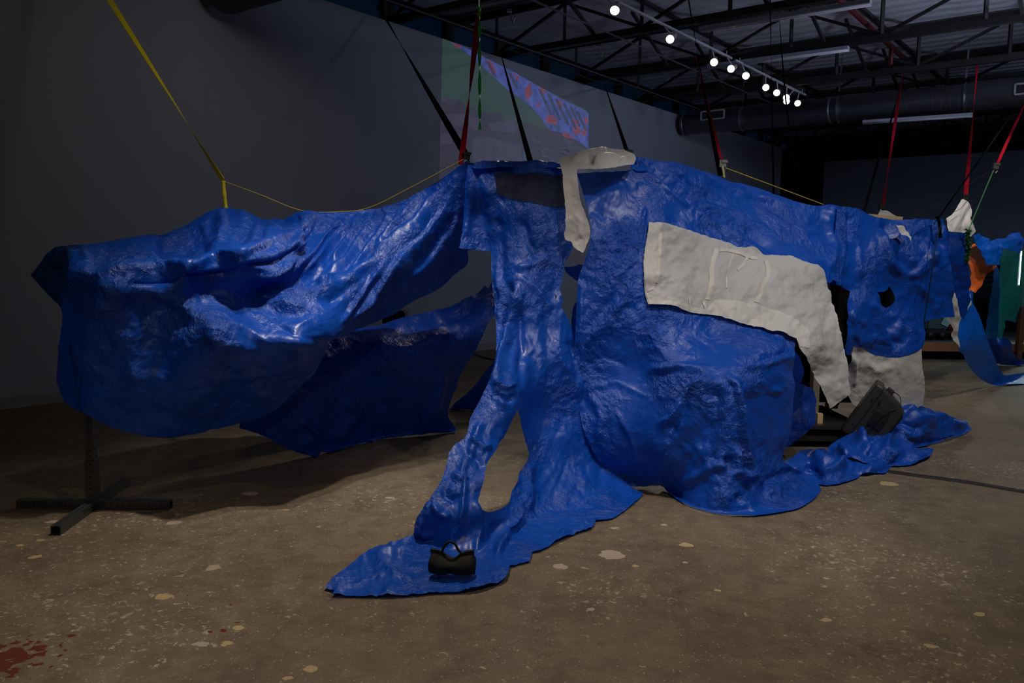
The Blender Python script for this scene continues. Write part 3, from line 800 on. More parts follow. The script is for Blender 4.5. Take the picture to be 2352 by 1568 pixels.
def mesh_patch(name, sheet, poly, mat, holes=(), step=6.0, ragged=0.8, lift=0.0, parent=None, bstep=None, seed=0, extra=()):
    bs = bstep or step
    loops = [outline(poly, bs, ragged, seed)] + [outline(h, bs, ragged, seed + 5) for h in holes]
    o = loops[0]
    x0, y0 = o.min(0); x1, y1 = o.max(0)
    gx, gy = np.meshgrid(np.arange(x0, x1 + step, step), np.arange(y0, y1 + step, step * 0.866))
    gx = gx + (np.arange(gx.shape[0])[:, None] % 2) * step * 0.5
    gx = gx.ravel(); gy = gy.ravel()
    rs = np.random.RandomState(3); gx = gx + rs.uniform(-.18, .18, gx.shape) * step; gy = gy + rs.uniform(-.18, .18, gy.shape) * step
    keep = inside(gx, gy, o)
    for h in loops[1:]: keep &= ~inside(gx, gy, h)
    gx, gy = gx[keep], gy[keep]
    allb = np.concatenate(loops)
    ok = np.ones(len(gx), bool)
    for a in range(0, len(gx), 4000):
        d = np.hypot(gx[a:a + 4000, None] - allb[None, :, 0], gy[a:a + 4000, None] - allb[None, :, 1]).min(1)
        ok[a:a + 4000] = d > step * 0.45
    gx, gy = gx[ok], gy[ok]
    vx = np.concatenate([allb[:, 0], gx]); vy = np.concatenate([allb[:, 1], gy])
    edges = []; k = 0
    for lp in loops:
        n = len(lp); edges += [(k + i, k + (i + 1) % n) for i in range(n)]; k += n
    vs, es, fs, *_ = delaunay_2d_cdt([Vector((a, b)) for a, b in zip(vx, vy)], edges, [], 0, 1e-4)
    V2 = np.array([(v[0], v[1]) for v in vs]); Fc = np.array([f for f in fs if len(f) == 3])
    ce = V2[Fc].mean(1)
    kp = inside(ce[:, 0], ce[:, 1], loops[0])
    for h in loops[1:]: kp &= ~inside(ce[:, 0], ce[:, 1], h)
    Fc = Fc[kp]
    W = sheet.at(V2[:, 0], V2[:, 1], lift, extra)
    used = np.unique(Fc); re = -np.ones(len(W), int); re[used] = np.arange(len(used))
    W = W[used]; Fc = re[Fc]
    a, b, c = W[Fc[:, 0]], W[Fc[:, 1]], W[Fc[:, 2]]
    nn = np.cross(b - a, c - a); fl = np.sum(nn * (EYE - a), axis=1) < 0
    if fl.mean() > 0.5: Fc = Fc[:, ::-1]
    if parent is None:
        org = np.array([W[:, 0].mean(), W[:, 1].mean(), W[:, 2].min()])
    else: org = np.array((parent.parent or parent).location)
    me = bpy.data.meshes.new(name)
    me.from_pydata([tuple(p) for p in (W - org)], [], [tuple(map(int, f)) for f in Fc])
    for p in me.polygons: p.use_smooth = True
    ob = link(name, me, mat, parent)
    if parent is None: ob.location = org
    return ob

# ------------------------------------------------------------------ the big left sheet over the post
LEFT = Sheet(
    pts=[(70, 632, 5.35), (122, 573, 5.25), (190, 560, 5.12), (150, 640, 5.05), (138, 705, 5.05), (200, 615, 4.78), (200, 700, 4.78), (200, 850, 4.80), (195, 945, 4.83), (330, 540, 5.55), (420, 515, 5.85), (517, 477, 6.05), (627, 503, 6.25), (695, 484, 6.15), (850, 478, 6.3), (985, 430, 6.2), (1072, 370, 6.0),
         (300, 619, 4.80), (430, 612, 4.80), (420, 668, 4.86), (560, 588, 5.02), (650, 555, 5.5), (420, 570, 5.45), (250, 575, 5.15), (540, 530, 5.75), (640, 520, 6.0),
         (350, 700, 4.88), (350, 800, 4.84), (270, 850, 4.82), (133, 800, 4.95), (135, 895, 5.0), (250, 970, 4.88), (370, 1000, 5.0), (430, 900, 4.86), (480, 660, 5.05), (500, 760, 4.76), (500, 980, 5.2),
         (600, 680, 5.35), (620, 780, 4.95), (620, 850, 5.08), (640, 935, 5.4), (700, 640, 5.55), (700, 720, 5.18), (740, 810, 5.3), (765, 778, 5.25), (690, 790, 4.98),
         (740, 560, 5.95), (800, 640, 5.6), (850, 560, 5.95), (850, 745, 5.7), (920, 620, 5.75), (940, 700, 6.0), (950, 520, 6.0), (1000, 600, 6.0), (1020, 660, 6.2), (1073, 600, 6.3), (1060, 480, 6.1)],
    folds=[
        ([(165, 640), (300, 622), (430, 612), (560, 588), (630, 558), (690, 530), (720, 505)], 11, 0.045, 'a'),
        ([(270, 650), (420, 641), (550, 626), (640, 598), (700, 560)], 13, -0.045),
        ([(190, 570), (300, 556), (420, 530)], 6, 0.016), ([(200, 580), (330, 575), (440, 567)], 5, -0.012), ([(200, 588), (330, 596), (430, 600)], 5, 0.016),
        ([(205, 598), (320, 604), (420, 608)], 4, -0.012), ([(205, 604), (300, 608), (420, 606)], 4, 0.014), ([(205, 578), (320, 567)], 4, 0.010),
        ([(350, 570), (420, 560), (490, 545)], 30, -0.07), ([(500, 480), (510, 520), (495, 560)], 10, 0.03), ([(480, 500), (485, 545)], 12, -0.03), ([(540, 485), (580, 520), (600, 550)], 16, 0.035),
        ([(590, 505), (560, 540), (545, 570)], 10, -0.03), ([(610, 515), (640, 530), (600, 545)], 9, 0.03), ([(640, 505), (690, 500)], 8, -0.03),
        ([(700, 490), (690, 540), (660, 580)], 8, 0.025), ([(690, 520), (705, 545), (690, 565)], 7, -0.035), ([(660, 560), (700, 570)], 7, 0.03),
        ([(720, 500), (690, 560), (640, 620), (570, 640)], 10, 0.035, 'a'), ([(700, 585), (640, 615), (560, 622)], 6, 0.02),
        ([(735, 490), (700, 570), (640, 610)], 12, -0.03),
        ([(790, 490), (750, 540), (700, 590), (640, 640)], 9, 0.035, 'a'), ([(825, 488), (780, 540), (720, 600), (690, 640)], 9, 0.035, 'a'),
        ([(850, 482), (810, 540), (750, 610)], 8, 0.035, 'a'), ([(875, 476), (840, 530), (790, 600), (740, 640)], 9, 0.035, 'a'), ([(905, 468), (870, 530), (820, 600), (790, 630)], 8, 0.03, 'a'),
        ([(930, 460), (900, 520), (850, 580)], 8, 0.03, 'a'), ([(955, 450), (920, 500), (880, 545)], 6, 0.022, 'a'),
        ([(880, 560), (840, 600), (790, 640), (740, 665)], 12, -0.04),
        ([(1065, 385), (1010, 450), (950, 520), (870, 585), (790, 640), (710, 668), (640, 680), (560, 715)], 20, 0.075, 'a'),
        ([(1055, 400), (1030, 470), (980, 540), (900, 620), (840, 690), (790, 760)], 12, 0.03, 'a'), ([(1060, 430), (1040, 520), (980, 600), (900, 680)], 10, 0.02, 'a'),
        ([(930, 580), (860, 670), (800, 740)], 8, 0.025, 'a'), ([(900, 590), (820, 680), (770, 760)], 7, 0.022, 'a'), ([(870, 610), (760, 690), (720, 700)], 10, -0.03),
        ([(600, 690), (660, 672), (740, 668)], 10, -0.04), ([(610, 712), (660, 720), (720, 715)], 9, -0.03), ([(600, 700), (650, 708), (710, 705)], 7, 0.02),
        ([(560, 715), (620, 740), (680, 748), (740, 720)], 9, 0.014, 's'), ([(600, 725), (680, 770), (740, 785)], 9, -0.014, 's'), ([(480, 735), (560, 760), (640, 800)], 8, 0.012, 's'),
        ([(430, 700), (520, 735), (600, 775), (680, 790), (750, 780)], 20, 0.018), ([(400, 640), (330, 640), (300, 700), (270, 800)], 20, -0.02),
        ([(320, 650), (400, 690), (480, 750), (520, 820)], 18, 0.025), ([(440, 700), (400, 760), (350, 870)], 26, -0.02), ([(300, 690), (290, 800), (320, 920)], 22, 0.015),
        ([(150, 700), (170, 780), (180, 860)], 9, 0.012), ([(225, 680), (200, 760), (190, 860)], 12, 0.015),
        ([(140, 575), (170, 590), (182, 620), (172, 660), (145, 700)], 7, 0.05, 'a'), ([(110, 600), (130, 640), (125, 680)], 14, -0.06),
        ([(185, 570), (200, 600), (190, 630), (180, 650)], 9, 0.03)],
    crump=[(0.30, 0.018, 1.3, 0.8), (0.12, 0.010, 1, 1.3)], seed=4,
    creases=[(0.10, 4.0, -40, 0.011), (0.06, 4.0, -52, 0.009), (0.09, 3.0, 30, 0.008), (0.04, 3.0, 15, 0.006), (0.05, 3, 80, 0.005)], gain=1.2)
left = mesh_patch('draped_sheet', LEFT,
    [(70, 632), (122, 573), (190, 559), (330, 540), (420, 515), (470, 492), (517, 477), (545, 482), (600, 503), (627, 503), (660, 495), (695, 484), (740, 486), (800, 487), (850, 479), (920, 462), (985, 430), (1030, 400), (1074, 368), (1085, 400), (1085, 500), (1085, 570),
     (1074, 576), (1073, 607), (1045, 630), (1010, 665), (960, 690), (920, 712), (850, 745), (765, 778), (752, 785), (745, 812), (720, 852), (680, 900), (640, 935), (600, 955), (550, 972), (500, 985), (430, 998), (370, 1003), (310, 996), (240, 975), (190, 950), (150, 925), (135, 895), (128, 870), (133, 800), (143, 740), (138, 705), (108, 675)],
    BLUE, step=4.0, seed=1, ragged=0.6)
tag(left, 'huge glossy blue plastic sheet draped over the steel post at left, bulging above the floor', 'tarp')

hl = mesh_patch('hood_shade_patch', LEFT, [(71, 632), (122, 574), (150, 565), (184, 561), (176, 578), (182, 600), (172, 628), (168, 655), (152, 680), (138, 702), (109, 674)],
    tarp_mat('sheet_shade_tone', (0.003, 0.050, 0.20), back=(0.003, 0.09, 0.30), rough=0.45, spec=0.3, tint=0.05), step=4.5, lift=0.005, parent=left, ragged=0.6)
hl['label'] = 'inside of the folded corner, its shade painted in dark teal'  # darker copy of the blue sheet; the hood's inner shade is in its colour

# ------------------------------------------------------------------ middle sheet with the leg that runs to the floor
MID = Sheet(
    pts=[(1075, 370, 6.0), (1150, 370, 6.1), (1280, 376, 5.98), (1130, 395, 5.9), (1062, 520, 5.9), (1056, 570, 5.82), (1127, 575, 5.85), (1100, 470, 5.9), (1200, 450, 5.78), (1300, 450, 5.78), (1128, 700, 5.65), (1180, 600, 5.62), (1250, 600, 5.66), (1290, 660, 5.66), (1318, 760, 5.6),
         (1160, 760, 5.45), (1185, 680, 5.5), (1200, 800, 5.35), (1140, 850, 5.12), (1185, 870, 5.1), (1260, 850, 5.4), (1320, 850, 5.5), (1110, 930, 4.95), (1185, 950, 4.98), (1220, 950, 5.25), (1300, 1000, 5.35), (1360, 1040, 5.45), (1070, 1010, 4.78), (1130, 1050, 4.72),
         (1020, 1100, 4.5), (1100, 1110, 4.5), (960, 1200, 4.35), (1090, 1180, 4.35), (1218, 1040, 5.15), (1230, 1120, 5.0), (1170, 1160, 4.68), (1300, 1120, 5.12), (1400, 1100, 5.42),
         (955, 1230, 'f'), (850, 1265, 'f'), (745, 1350, 'f'), (900, 1366, 'f'), (1080, 1356, 'f'), (1170, 1305, 'f'), (1280, 1245, 'f'), (1400, 1190, 'f'), (1478, 1135, 'f'), (1000, 1290, 4.18), (1100, 1250, 4.3), (1200, 1220, 4.62), (1310, 1180, 4.95)],
    folds=[
        ([(1078, 372), (1085, 450), (1062, 560)], 10, 0.03), ([(1110, 400), (1125, 480), (1140, 560)], 12, 0.025), ([(1140, 480), (1150, 580), (1155, 660)], 9, -0.02),
        ([(1085, 372), (1180, 392), (1290, 396)], 8, -0.03), ([(1100, 376), (1180, 382), (1280, 384)], 6, 0.03),
        ([(1185, 640), (1182, 690), (1160, 770), (1135, 860), (1120, 900)], 10, 0.05, 'a'), ([(1168, 640), (1170, 700), (1150, 770)], 9, -0.05), ([(1190, 690), (1200, 800), (1192, 900)], 8, -0.025),
        ([(1145, 600), (1150, 680), (1148, 740)], 6, 0.02), ([(1135, 620), (1140, 720), (1145, 800)], 5, -0.015),
        ([(1195, 500), (1215, 560), (1240, 600)], 7, -0.025), ([(1180, 620), (1220, 605), (1270, 590)], 8, 0.02), ([(1180, 625), (1230, 660), (1270, 720)], 9, 0.015),
        ([(1290, 780), (1320, 800), (1330, 880)], 9, -0.03), ([(1260, 800), (1310, 860)], 6, 0.02), ([(1230, 700), (1240, 800), (1250, 900)], 10, 0.012),
        ([(1150, 860), (1140, 900), (1160, 940)], 8, 0.02), ([(1130, 900), (1170, 920), (1185, 905)], 6, -0.03), ([(1130, 880), (1165, 890), (1185, 880)], 5, 0.025),
        ([(1110, 960), (1080, 1040), (1050, 1110)], 9, 0.03), ([(1075, 1010), (1110, 1030), (1130, 1020)], 6, 0.03), ([(1060, 1040), (1095, 1050), (1110, 1080)], 7, -0.03),
        ([(1035, 1080), (1060, 1100), (1080, 1090)], 7, 0.03), ([(1010, 1120), (1040, 1140), (1060, 1130)], 8, -0.03), ([(985, 1150), (1010, 1180), (1040, 1190)], 9, 0.04),
        ([(1070, 1080), (1060, 1150), (1055, 1210), (1030, 1260)], 6, 0.035, 'a'), ([(1090, 1140), (1100, 1220), (1095, 1280)], 9, 0.03), ([(960, 1190), (985, 1230), (1000, 1215)], 9, 0.04),
        ([(1130, 1290), (1170, 1240), (1190, 1190), (1200, 1140)], 13, 0.05, 'a'), ([(1215, 1180), (1215, 1110), (1225, 1050)], 12, 0.03), ([(1150, 1190), (1130, 1240), (1120, 1290)], 11, -0.03),
        ([(1270, 1180), (1330, 1190), (1400, 1185)], 8, -0.04), ([(1240, 1260), (1300, 1225), (1380, 1180)], 8, 0.02), ([(860, 1290), (900, 1320), (960, 1340)], 9, 0.02), ([(850, 1280), (930, 1260), (970, 1255)], 8, 0.02), ([(900, 1300), (980, 1300), (1000, 1320)], 9, -0.015)],
    crump=[(0.26, 0.026, 1.3, 0.6), (0.11, 0.013, 1.2, .8)], seed=9,
    creases=[(0.10, 4.0, 82, 0.012), (0.06, 3.5, 98, 0.009), (0.08, 3.0, 35, 0.009), (0.045, 3.0, 125, 0.007), (0.04, 2.5, 60, 0.006)])
mid = mesh_patch('draped_sheet', MID,
    [(1075, 369), (1110, 368), (1200, 371), (1285, 374), (1297, 400), (1303, 440), (1306, 500), (1303, 540), (1314, 556), (1309, 582), (1299, 600), (1294, 615), (1291, 640), (1285, 668), (1289, 694), (1285, 705), (1300, 728), (1313, 752), (1322, 790), (1340, 880), (1362, 1000), (1402, 1070), (1442, 1112),
     (1478, 1133), (1470, 1142), (1450, 1160), (1410, 1188), (1368, 1195), (1360, 1212), (1330, 1222), (1280, 1243), (1245, 1262), (1222, 1268), (1217, 1288), (1172, 1300), (1162, 1330), (1130, 1345), (1080, 1358), (1000, 1361), (900, 1369), (762, 1367), (768, 1358), (745, 1350), (765, 1328), (800, 1300), (850, 1265), (900, 1250), (950, 1228), (957, 1190), (975, 1155), (1015, 1095), (1035, 1035), (1070, 1000), (1080, 960), (1105, 910), (1125, 870), (1140, 810),
     (1136, 700), (1129, 620), (1127, 575), (1095, 573), (1054, 571), (1063, 520), (1069, 430)],
    BLUE, holes=[[(1188, 940), (1152, 1010), (1122, 1060), (1108, 1110), (1097, 1155), (1110, 1171), (1130, 1175), (1160, 1160), (1176, 1130), (1196, 1085), (1218, 1045), (1215, 1030), (1200, 980)],
                 [(1273, 676), (1276, 677), (1277, 684), (1274, 688)]], step=3.9, seed=2, ragged=1.0)
tag(mid, 'blue plastic sheet in the middle with a twisted leg reaching the black bag', 'tarp')
def clear_mat(name, col, a, glow=0.0):
    t = NT(name)
    tc = t.n('TexCoord')
    n = t.n('TexNoise', i_Vector=tc.outputs['Object'], i_Scale=18.0, i_Detail=6.0, i_Roughness=0.65)
    bp = t.n('Bump', i_Height=n.outputs['Fac'], i_Strength=1.0, i_Distance=0.03)
    b = t.n('BsdfPrincipled', i_Base_Color=(*col, 1), i_Roughness=0.22)
    t.l(bp.outputs[0], b.inputs['Normal'])
    tr = t.n('BsdfTransparent', i_Color=(0.9, 0.95, 1.0, 1))
    mx = t.n('MixShader', i_0=a); t.l(tr.outputs[0], mx.inputs[1])
    tl = t.n('BsdfTranslucent', i_Color=(*col, 1)); m2 = t.n('MixShader', i_0=glow)
    t.l(b.outputs[0], m2.inputs[1]); t.l(tl.outputs[0], m2.inputs[2]); t.l(m2.outputs[0], mx.inputs[2])
    t.l(mx.outputs[0], t.out.inputs[0]); return t.m
pt = mesh_patch('dark_patch', MID, [(1133, 396), (1200, 400), (1296, 402), (1301, 440), (1302, 476), (1240, 470), (1180, 458), (1143, 446), (1138, 420)], clear_mat('smoky_film', (0.008, 0.014, 0.055), 0.85), step=6, lift=0.006, parent=mid, ragged=0.4)
pt['label'] = 'smoky dark film patch'

# ------------------------------------------------------------------ big right sheet over the box, with the white panel
MAIN = Sheet(
    pts=[(1330, 398, 5.86), (1400, 392, 5.9), (1455, 363, 5.95), (1560, 380, 6.08), (1650, 405, 6.3), (1790, 450, 6.55), (1928, 475, 6.75), (1350, 520, 5.66), (1400, 500, 5.7), (1328, 640, 5.62), (1325, 760, 5.55), (1430, 640, 5.56), (1480, 520, 5.72), (1600, 470, 6.0), (1480, 690, 5.5),
         (1600, 560, 5.84), (1600, 700, 5.56), (1740, 600, 5.98), (1700, 720, 5.62), (1870, 600, 6.2), (1930, 655, 6.45), (1900, 540, 6.6), (1850, 700, 5.85), (1826, 780, 5.62), (1910, 760, 5.85), (1940, 880, 5.85), (1898, 932, 5.8), (1850, 850, 5.7),
         (1640, 770, 5.52), (1750, 775, 5.55), (1620, 850, 5.22), (1680, 848, 5.18), (1780, 830, 5.34), (1822, 815, 5.5), (1540, 820, 5.34), (1620, 960, 5.12), (1680, 960, 5.06), (1580, 1040, 5.16), (1780, 950, 5.34), (1820, 900, 5.5), (1812, 1010, 5.5), (1750, 1040, 5.26), (1670, 1060, 5.05), (1680, 1110, 5.0),
         (1480, 850, 5.44), (1480, 1000, 5.3), (1400, 950, 5.4), (1340, 900, 5.52), (1380, 1060, 5.44), (1470, 1110, 5.52), (1520, 1100, 5.4), (1530, 1122, 'f'), (1580, 1160, 'f'), (1690, 1183, 'f'), (1830, 1168, 'f'), (1886, 1125, 'f'), (1800, 1062, 5.52), (1870, 1095, 5.75), (1740, 1120, 5.14)],
    folds=[
        ([(1460, 370), (1540, 430), (1640, 500), (1720, 540), (1800, 600)], 9, -0.035, 'a'), ([(1470, 385), (1560, 460), (1660, 530)], 7, 0.025), ([(1500, 372), (1600, 440), (1680, 480)], 6, -0.02), ([(1560, 385), (1700, 440), (1850, 480)], 8, 0.02), ([(1700, 430), (1800, 500), (1870, 560)], 10, -0.02),
        ([(1480, 470), (1475, 520), (1462, 570)], 6, 0.02), ([(1640, 490), (1700, 560), (1760, 590)], 8, 0.03), ([(1900, 480), (1915, 560), (1905, 640)], 8, 0.025), ([(1760, 490), (1820, 520), (1890, 540)], 10, 0.02), ([(1780, 540), (1850, 560), (1900, 600)], 9, -0.02),
        ([(1420, 500), (1430, 570), (1410, 600)], 8, -0.025), ([(1440, 520), (1400, 540), (1380, 560)], 8, 0.02), ([(1470, 640), (1400, 720), (1340, 800)], 10, 0.03, 'a'), ([(1480, 580), (1410, 680), (1340, 770)], 9, -0.02), ([(1340, 640), (1336, 720), (1326, 800)], 8, 0.02),
        ([(1335, 772), (1400, 748), (1475, 742)], 9, 0.014, 's'), ([(1330, 835), (1390, 822), (1450, 846)], 9, -0.014, 's'), ([(1480, 730), (1505, 790), (1545, 838)], 8, 0.014, 's'),
        ([(1640, 850), (1580, 900), (1540, 960), (1500, 980)], 14, 0.05, 'a'), ([(1590, 880), (1560, 960), (1530, 1000)], 13, -0.05), ([(1660, 850), (1690, 880), (1700, 960), (1705, 1040), (1720, 1110)], 10, 0.06, 'a'), ([(1640, 870), (1640, 960), (1600, 1040)], 22, -0.05), ([(1720, 880), (1740, 960), (1745, 1060)], 13, -0.03),
        ([(1640, 852), (1560, 840), (1480, 850)], 10, 0.03), ([(1680, 838), (1750, 832), (1825, 800)], 7, -0.025, 'a'), ([(1680, 845), (1760, 842), (1826, 812)], 6, 0.03), ([(1790, 850), (1800, 950), (1790, 1040)], 13, 0.02), ([(1740, 870), (1770, 900), (1800, 890)], 8, 0.015),
        ([(1690, 1020), (1690, 1080), (1720, 1110)], 9, 0.05), ([(1670, 1040), (1685, 1090)], 8, -0.05), ([(1700, 1100), (1740, 1090), (1760, 1110)], 8, 0.04), ([(1760, 1130), (1790, 1120), (1790, 1150)], 8, 0.03), ([(1700, 1130), (1705, 1160)], 8, -0.03), ([(1750, 1110), (1820, 1080), (1870, 1090)], 9, -0.03), ([(1560, 1110), (1640, 1070), (1690, 1070)], 11, 0.03),
        ([(1360, 890), (1420, 880), (1500, 920)], 7, 0.012, 's'), ([(1400, 930), (1450, 1010), (1470, 1080)], 6, 0.012, 'a'), ([(1360, 900), (1380, 960), (1370, 1020)], 8, 0.02)],
    crump=[(0.30, 0.028, 1, 0.8), (0.12, 0.014, 1, 1)], seed=14,
    creases=[(0.11, 4.0, 38, 0.012), (0.08, 3.5, 120, 0.011), (0.09, 3.5, 82, 0.010), (0.05, 3.0, 20, 0.008), (0.04, 2.5, 140, 0.006)])
main = mesh_patch('draped_sheet', MAIN,
    [(1325, 396), (1336, 430), (1350, 480), (1358, 522), (1354, 560), (1342, 600), (1329, 640), (1325, 700), (1321, 780), (1322, 850), (1332, 950), (1355, 1020), (1392, 1080), (1440, 1115), (1475, 1117), (1516, 1111), (1540, 1136), (1580, 1160), (1640, 1178), (1690, 1183), (1750, 1182), (1830, 1168), (1870, 1145), (1886, 1125), (1872, 1095), (1830, 1076), (1798, 1060), (1798, 1040), (1812, 1000), (1822, 900), (1826, 800),
     (1850, 740), (1880, 700), (1893, 650), (1906, 650), (1912, 642), (1932, 655), (1936, 560), (1930, 474), (1905, 470), (1860, 470), (1790, 450), (1720, 425), (1650, 403), (1600, 388), (1560, 377), (1520, 372), (1456, 362), (1462, 380), (1440, 394), (1380, 393)],
    BLUE, step=4.0, seed=3, ragged=0.8)
tag(main, 'big blue plastic sheet draped over a box at right, carrying a wide white panel', 'tarp')
PANEL = tarp_mat('thin_white_sheet', (0.53, 0.525, 0.525), back=(0.7, 0.7, 0.7), rough=0.5, spec=0.3, tint=0.0, trans=0.12, crinkle=0.3)
XT = [(0.17, 0.016), (0.07, 0.005)]
wp = mesh_patch('white_panel', MAIN,
    [(1487, 514), (1520, 519), (1560, 531), (1650, 558), (1700, 575), (1720, 574), (1752, 587), (1800, 590), (1842, 603), (1878, 620), (1890, 652), (1905, 690), (1922, 735), (1935, 800), (1941, 850), (1946, 900), (1926, 915), (1898, 936), (1891, 918), (1875, 890), (1856, 852), (1840, 820), (1828, 807), (1825, 780), (1790, 766), (1740, 755), (1680, 741), (1640, 725), (1580, 717), (1540, 705), (1487, 700), (1478, 660), (1474, 612), (1480, 560)],
    PANEL, step=3.8, lift=0.026, parent=main, ragged=1.2, seed=8, extra=XT)
for nm_, poly_ in (('hem_band', [(1483, 672), (1510, 690), (1560, 700), (1620, 712), (1640, 690), (1700, 700), (1780, 712), (1830, 740), (1850, 760), (1846, 800), (1828, 800), (1824, 781), (1790, 767), (1740, 756), (1680, 742), (1640, 726), (1580, 718), (1540, 706), (1489, 700)]),
                    ('side_band', [(1487, 515), (1512, 519), (1506, 600), (1500, 668), (1484, 672), (1479, 655), (1475, 612), (1481, 560)])):
    hb_ = mesh_patch(nm_, MAIN, poly_, WHITE, step=4.0, lift=0.029, parent=wp, ragged=0.6, seed=8, extra=XT)
    hb_.location = (0, 0, 0); hb_['label'] = 'paler doubled edge of the panel'
wp['label'] = 'wide white plastic panel with a trailing sleeve'
for pts, w_ in (([(1512, 540), (1508, 600), (1503, 655)], 4), ([(1638, 580), (1629, 620), (1628, 650), (1622, 690)], 5), ([(1644, 582), (1668, 582), (1692, 588), (1735, 598)], 4), ([(1676, 590), (1666, 625), (1662, 668)], 2), ([(1756, 604), (1760, 635), (1748, 660), (1732, 700)], 5), ([(1712, 596), (1700, 615), (1690, 625)], 3), ([(1578, 684), (1580, 708)], 2), ([(1612, 692), (1620, 718)], 3)):
    # taped seams
    l = []; r_ = []
    for i, (x, y) in enumerate(pts):
        a = np.array(pts[max(0, i - 1)], float); b = np.array(pts[min(len(pts) - 1, i + 1)], float); d = (b - a) / np.linalg.norm(b - a)
        l.append((x - d[1] * w_, y + d[0] * w_)); r_.append((x + d[1] * w_, y - d[0] * w_))
    sm = mesh_patch('tape_seam', MAIN, l + r_[::-1], plain('cream_tape', (0.60, 0.575, 0.53), 0.5), step=4, lift=0.030, parent=wp, ragged=0.4, extra=XT)
    sm.location = (0, 0, 0)

# ------------------------------------------------------------------ white sheet over the ridge
RIDGE = Sheet(
    pts=[(1283, 374, 5.93), (1330, 360, 5.95), (1390, 349, 6.02), (1455, 362, 5.95), (1450, 385, 5.78), (1390, 380, 5.72), (1330, 390, 5.78), (1300, 430, 5.72), (1340, 470, 5.64), (1300, 540, 5.66), (1355, 530, 5.6), (1340, 582, 5.6)],
    folds=[([(1350, 380), (1400, 372), (1450, 380)], 7, 0.04), ([(1345, 368), (1370, 382)], 7, -0.03), ([(1310, 376), (1350, 362), (1400, 354)], 6, 0.03), ([(1430, 368), (1410, 385)], 5, -0.02),
           ([(1320, 490), (1340, 510), (1335, 545)], 5, 0.008), ([(1318, 560), (1345, 545)], 5, -0.01)],
    crump=[(0.16, 0.010, 1, 1), (0.06, 0.005, 1, 1)], seed=21, creases=[])
o = mesh_patch('ridge_sheet', RIDGE,
    [(1283, 374), (1310, 368), (1330, 360), (1355, 352), (1390, 349), (1430, 352), (1455, 362), (1458, 372), (1452, 386), (1400, 394), (1328, 396), (1331, 415), (1338, 460), (1352, 500), (1360, 530), (1355, 555), (1342, 583), (1320, 570), (1315, 558), (1302, 553), (1298, 540), (1302, 520), (1302, 480), (1297, 430), (1296, 410), (1291, 390)],
    WHITE, step=4.2, ragged=1.2, lift=0.03, seed=12)
tag(o, 'white plastic sheet tied over the highest ridge with a strip hanging between two blue sheets', 'tarp')

# ------------------------------------------------------------------ right hanging sheet with the torn hole and white hem
RT = Sheet(
    pts=[(1928, 475, 6.72), (1905, 640, 6.5), (1930, 560, 6.66), (1945, 475, 6.8), (1990, 490, 6.95), (2060, 503, 7.1), (2165, 502, 7.2), (2180, 620, 7.2), (2190, 728, 7.25), (2125, 738, 7.1), (1950, 660, 6.65), (2050, 600, 6.9), (2060, 560, 6.95), (2045, 660, 6.95), (1945, 800, 6.7), (2050, 760, 6.8), (2050, 820, 6.82), (2118, 800, 6.95), (1950, 900, 6.85), (2050, 925, 6.95), (2120, 925, 7.05), (2000, 700, 6.7)],
    folds=[([(1930, 480), (1935, 560), (1925, 640)], 7, 0.03), ([(1948, 490), (1945, 560)], 5, -0.025), ([(2020, 500), (2060, 580), (2085, 630)], 10, -0.05, 'a'), ([(2022, 520), (2045, 600), (2075, 640)], 10, 0.04),
           ([(2150, 560), (2110, 610), (2080, 640)], 10, 0.04, 'a'), ([(2090, 640), (2130, 680), (2150, 730)], 8, 0.03), ([(2130, 540), (2150, 640), (2150, 730)], 9, 0.025), ([(2165, 510), (2172, 600), (2180, 700)], 7, 0.02),
           ([(2010, 540), (2008, 640)], 5, 0.02), ([(1975, 560), (1970, 650)], 7, 0.02), ([(2010, 680), (2050, 760), (2055, 810)], 10, -0.04, 'a'), ([(2000, 680), (2035, 760), (2040, 810)], 9, 0.035), ([(2055, 705), (2070, 740), (2060, 790)], 10, 0.035),
           ([(2090, 740), (2100, 790)], 8, 0.025), ([(1960, 700), (1965, 790)], 7, 0.02), ([(1980, 830), (2020, 850), (2060, 840)], 9, 0.02), ([(1960, 810), (1962, 890)], 5, 0.03)],
    crump=[(0.26, 0.034, 1.2, 0.8), (0.10, 0.016, 1, 1)], seed=27)
rt = mesh_patch('hanging_sheet', RT,
    [(1922, 476), (1945, 475), (1975, 482), (1992, 492), (2012, 498), (2030, 500), (2080, 502), (2165, 502), (2172, 522), (2179, 560), (2181, 620), (2187, 700), (2191, 728), (2160, 730), (2125, 738), (2121, 745), (2121, 790), (2116, 800), (2090, 812), (2055, 821), (2010, 815), (1985, 800), (1958, 790), (1950, 812), (1940, 811), (1936, 800), (1945, 750), (1948, 700), (1957, 668), (1930, 657), (1906, 651), (1900, 640), (1915, 560)],
    BLUE, holes=[[(2015, 671), (2035, 668), (2043, 657), (2053, 671), (2058, 685), (2051, 699), (2039, 706), (2026, 692)]], step=4.2, ragged=0.8, seed=15, lift=0.004)
tag(rt, 'blue hanging sheet at right with a torn hole and a white lower half', 'tarp')
hm = mesh_patch('white_hem', RT, [(1955, 782), (1960, 790), (1985, 800), (2010, 815), (2055, 821), (2090, 812), (2117, 799), (2120, 850), (2124, 890), (2120, 930), (2100, 938), (2060, 938), (2000, 940), (1960, 930), (1948, 900), (1945, 850), (1952, 820)], WHITE, step=4.5, parent=rt, ragged=0.8, seed=16)
hm['label'] = 'white plastic lower half of the sheet'

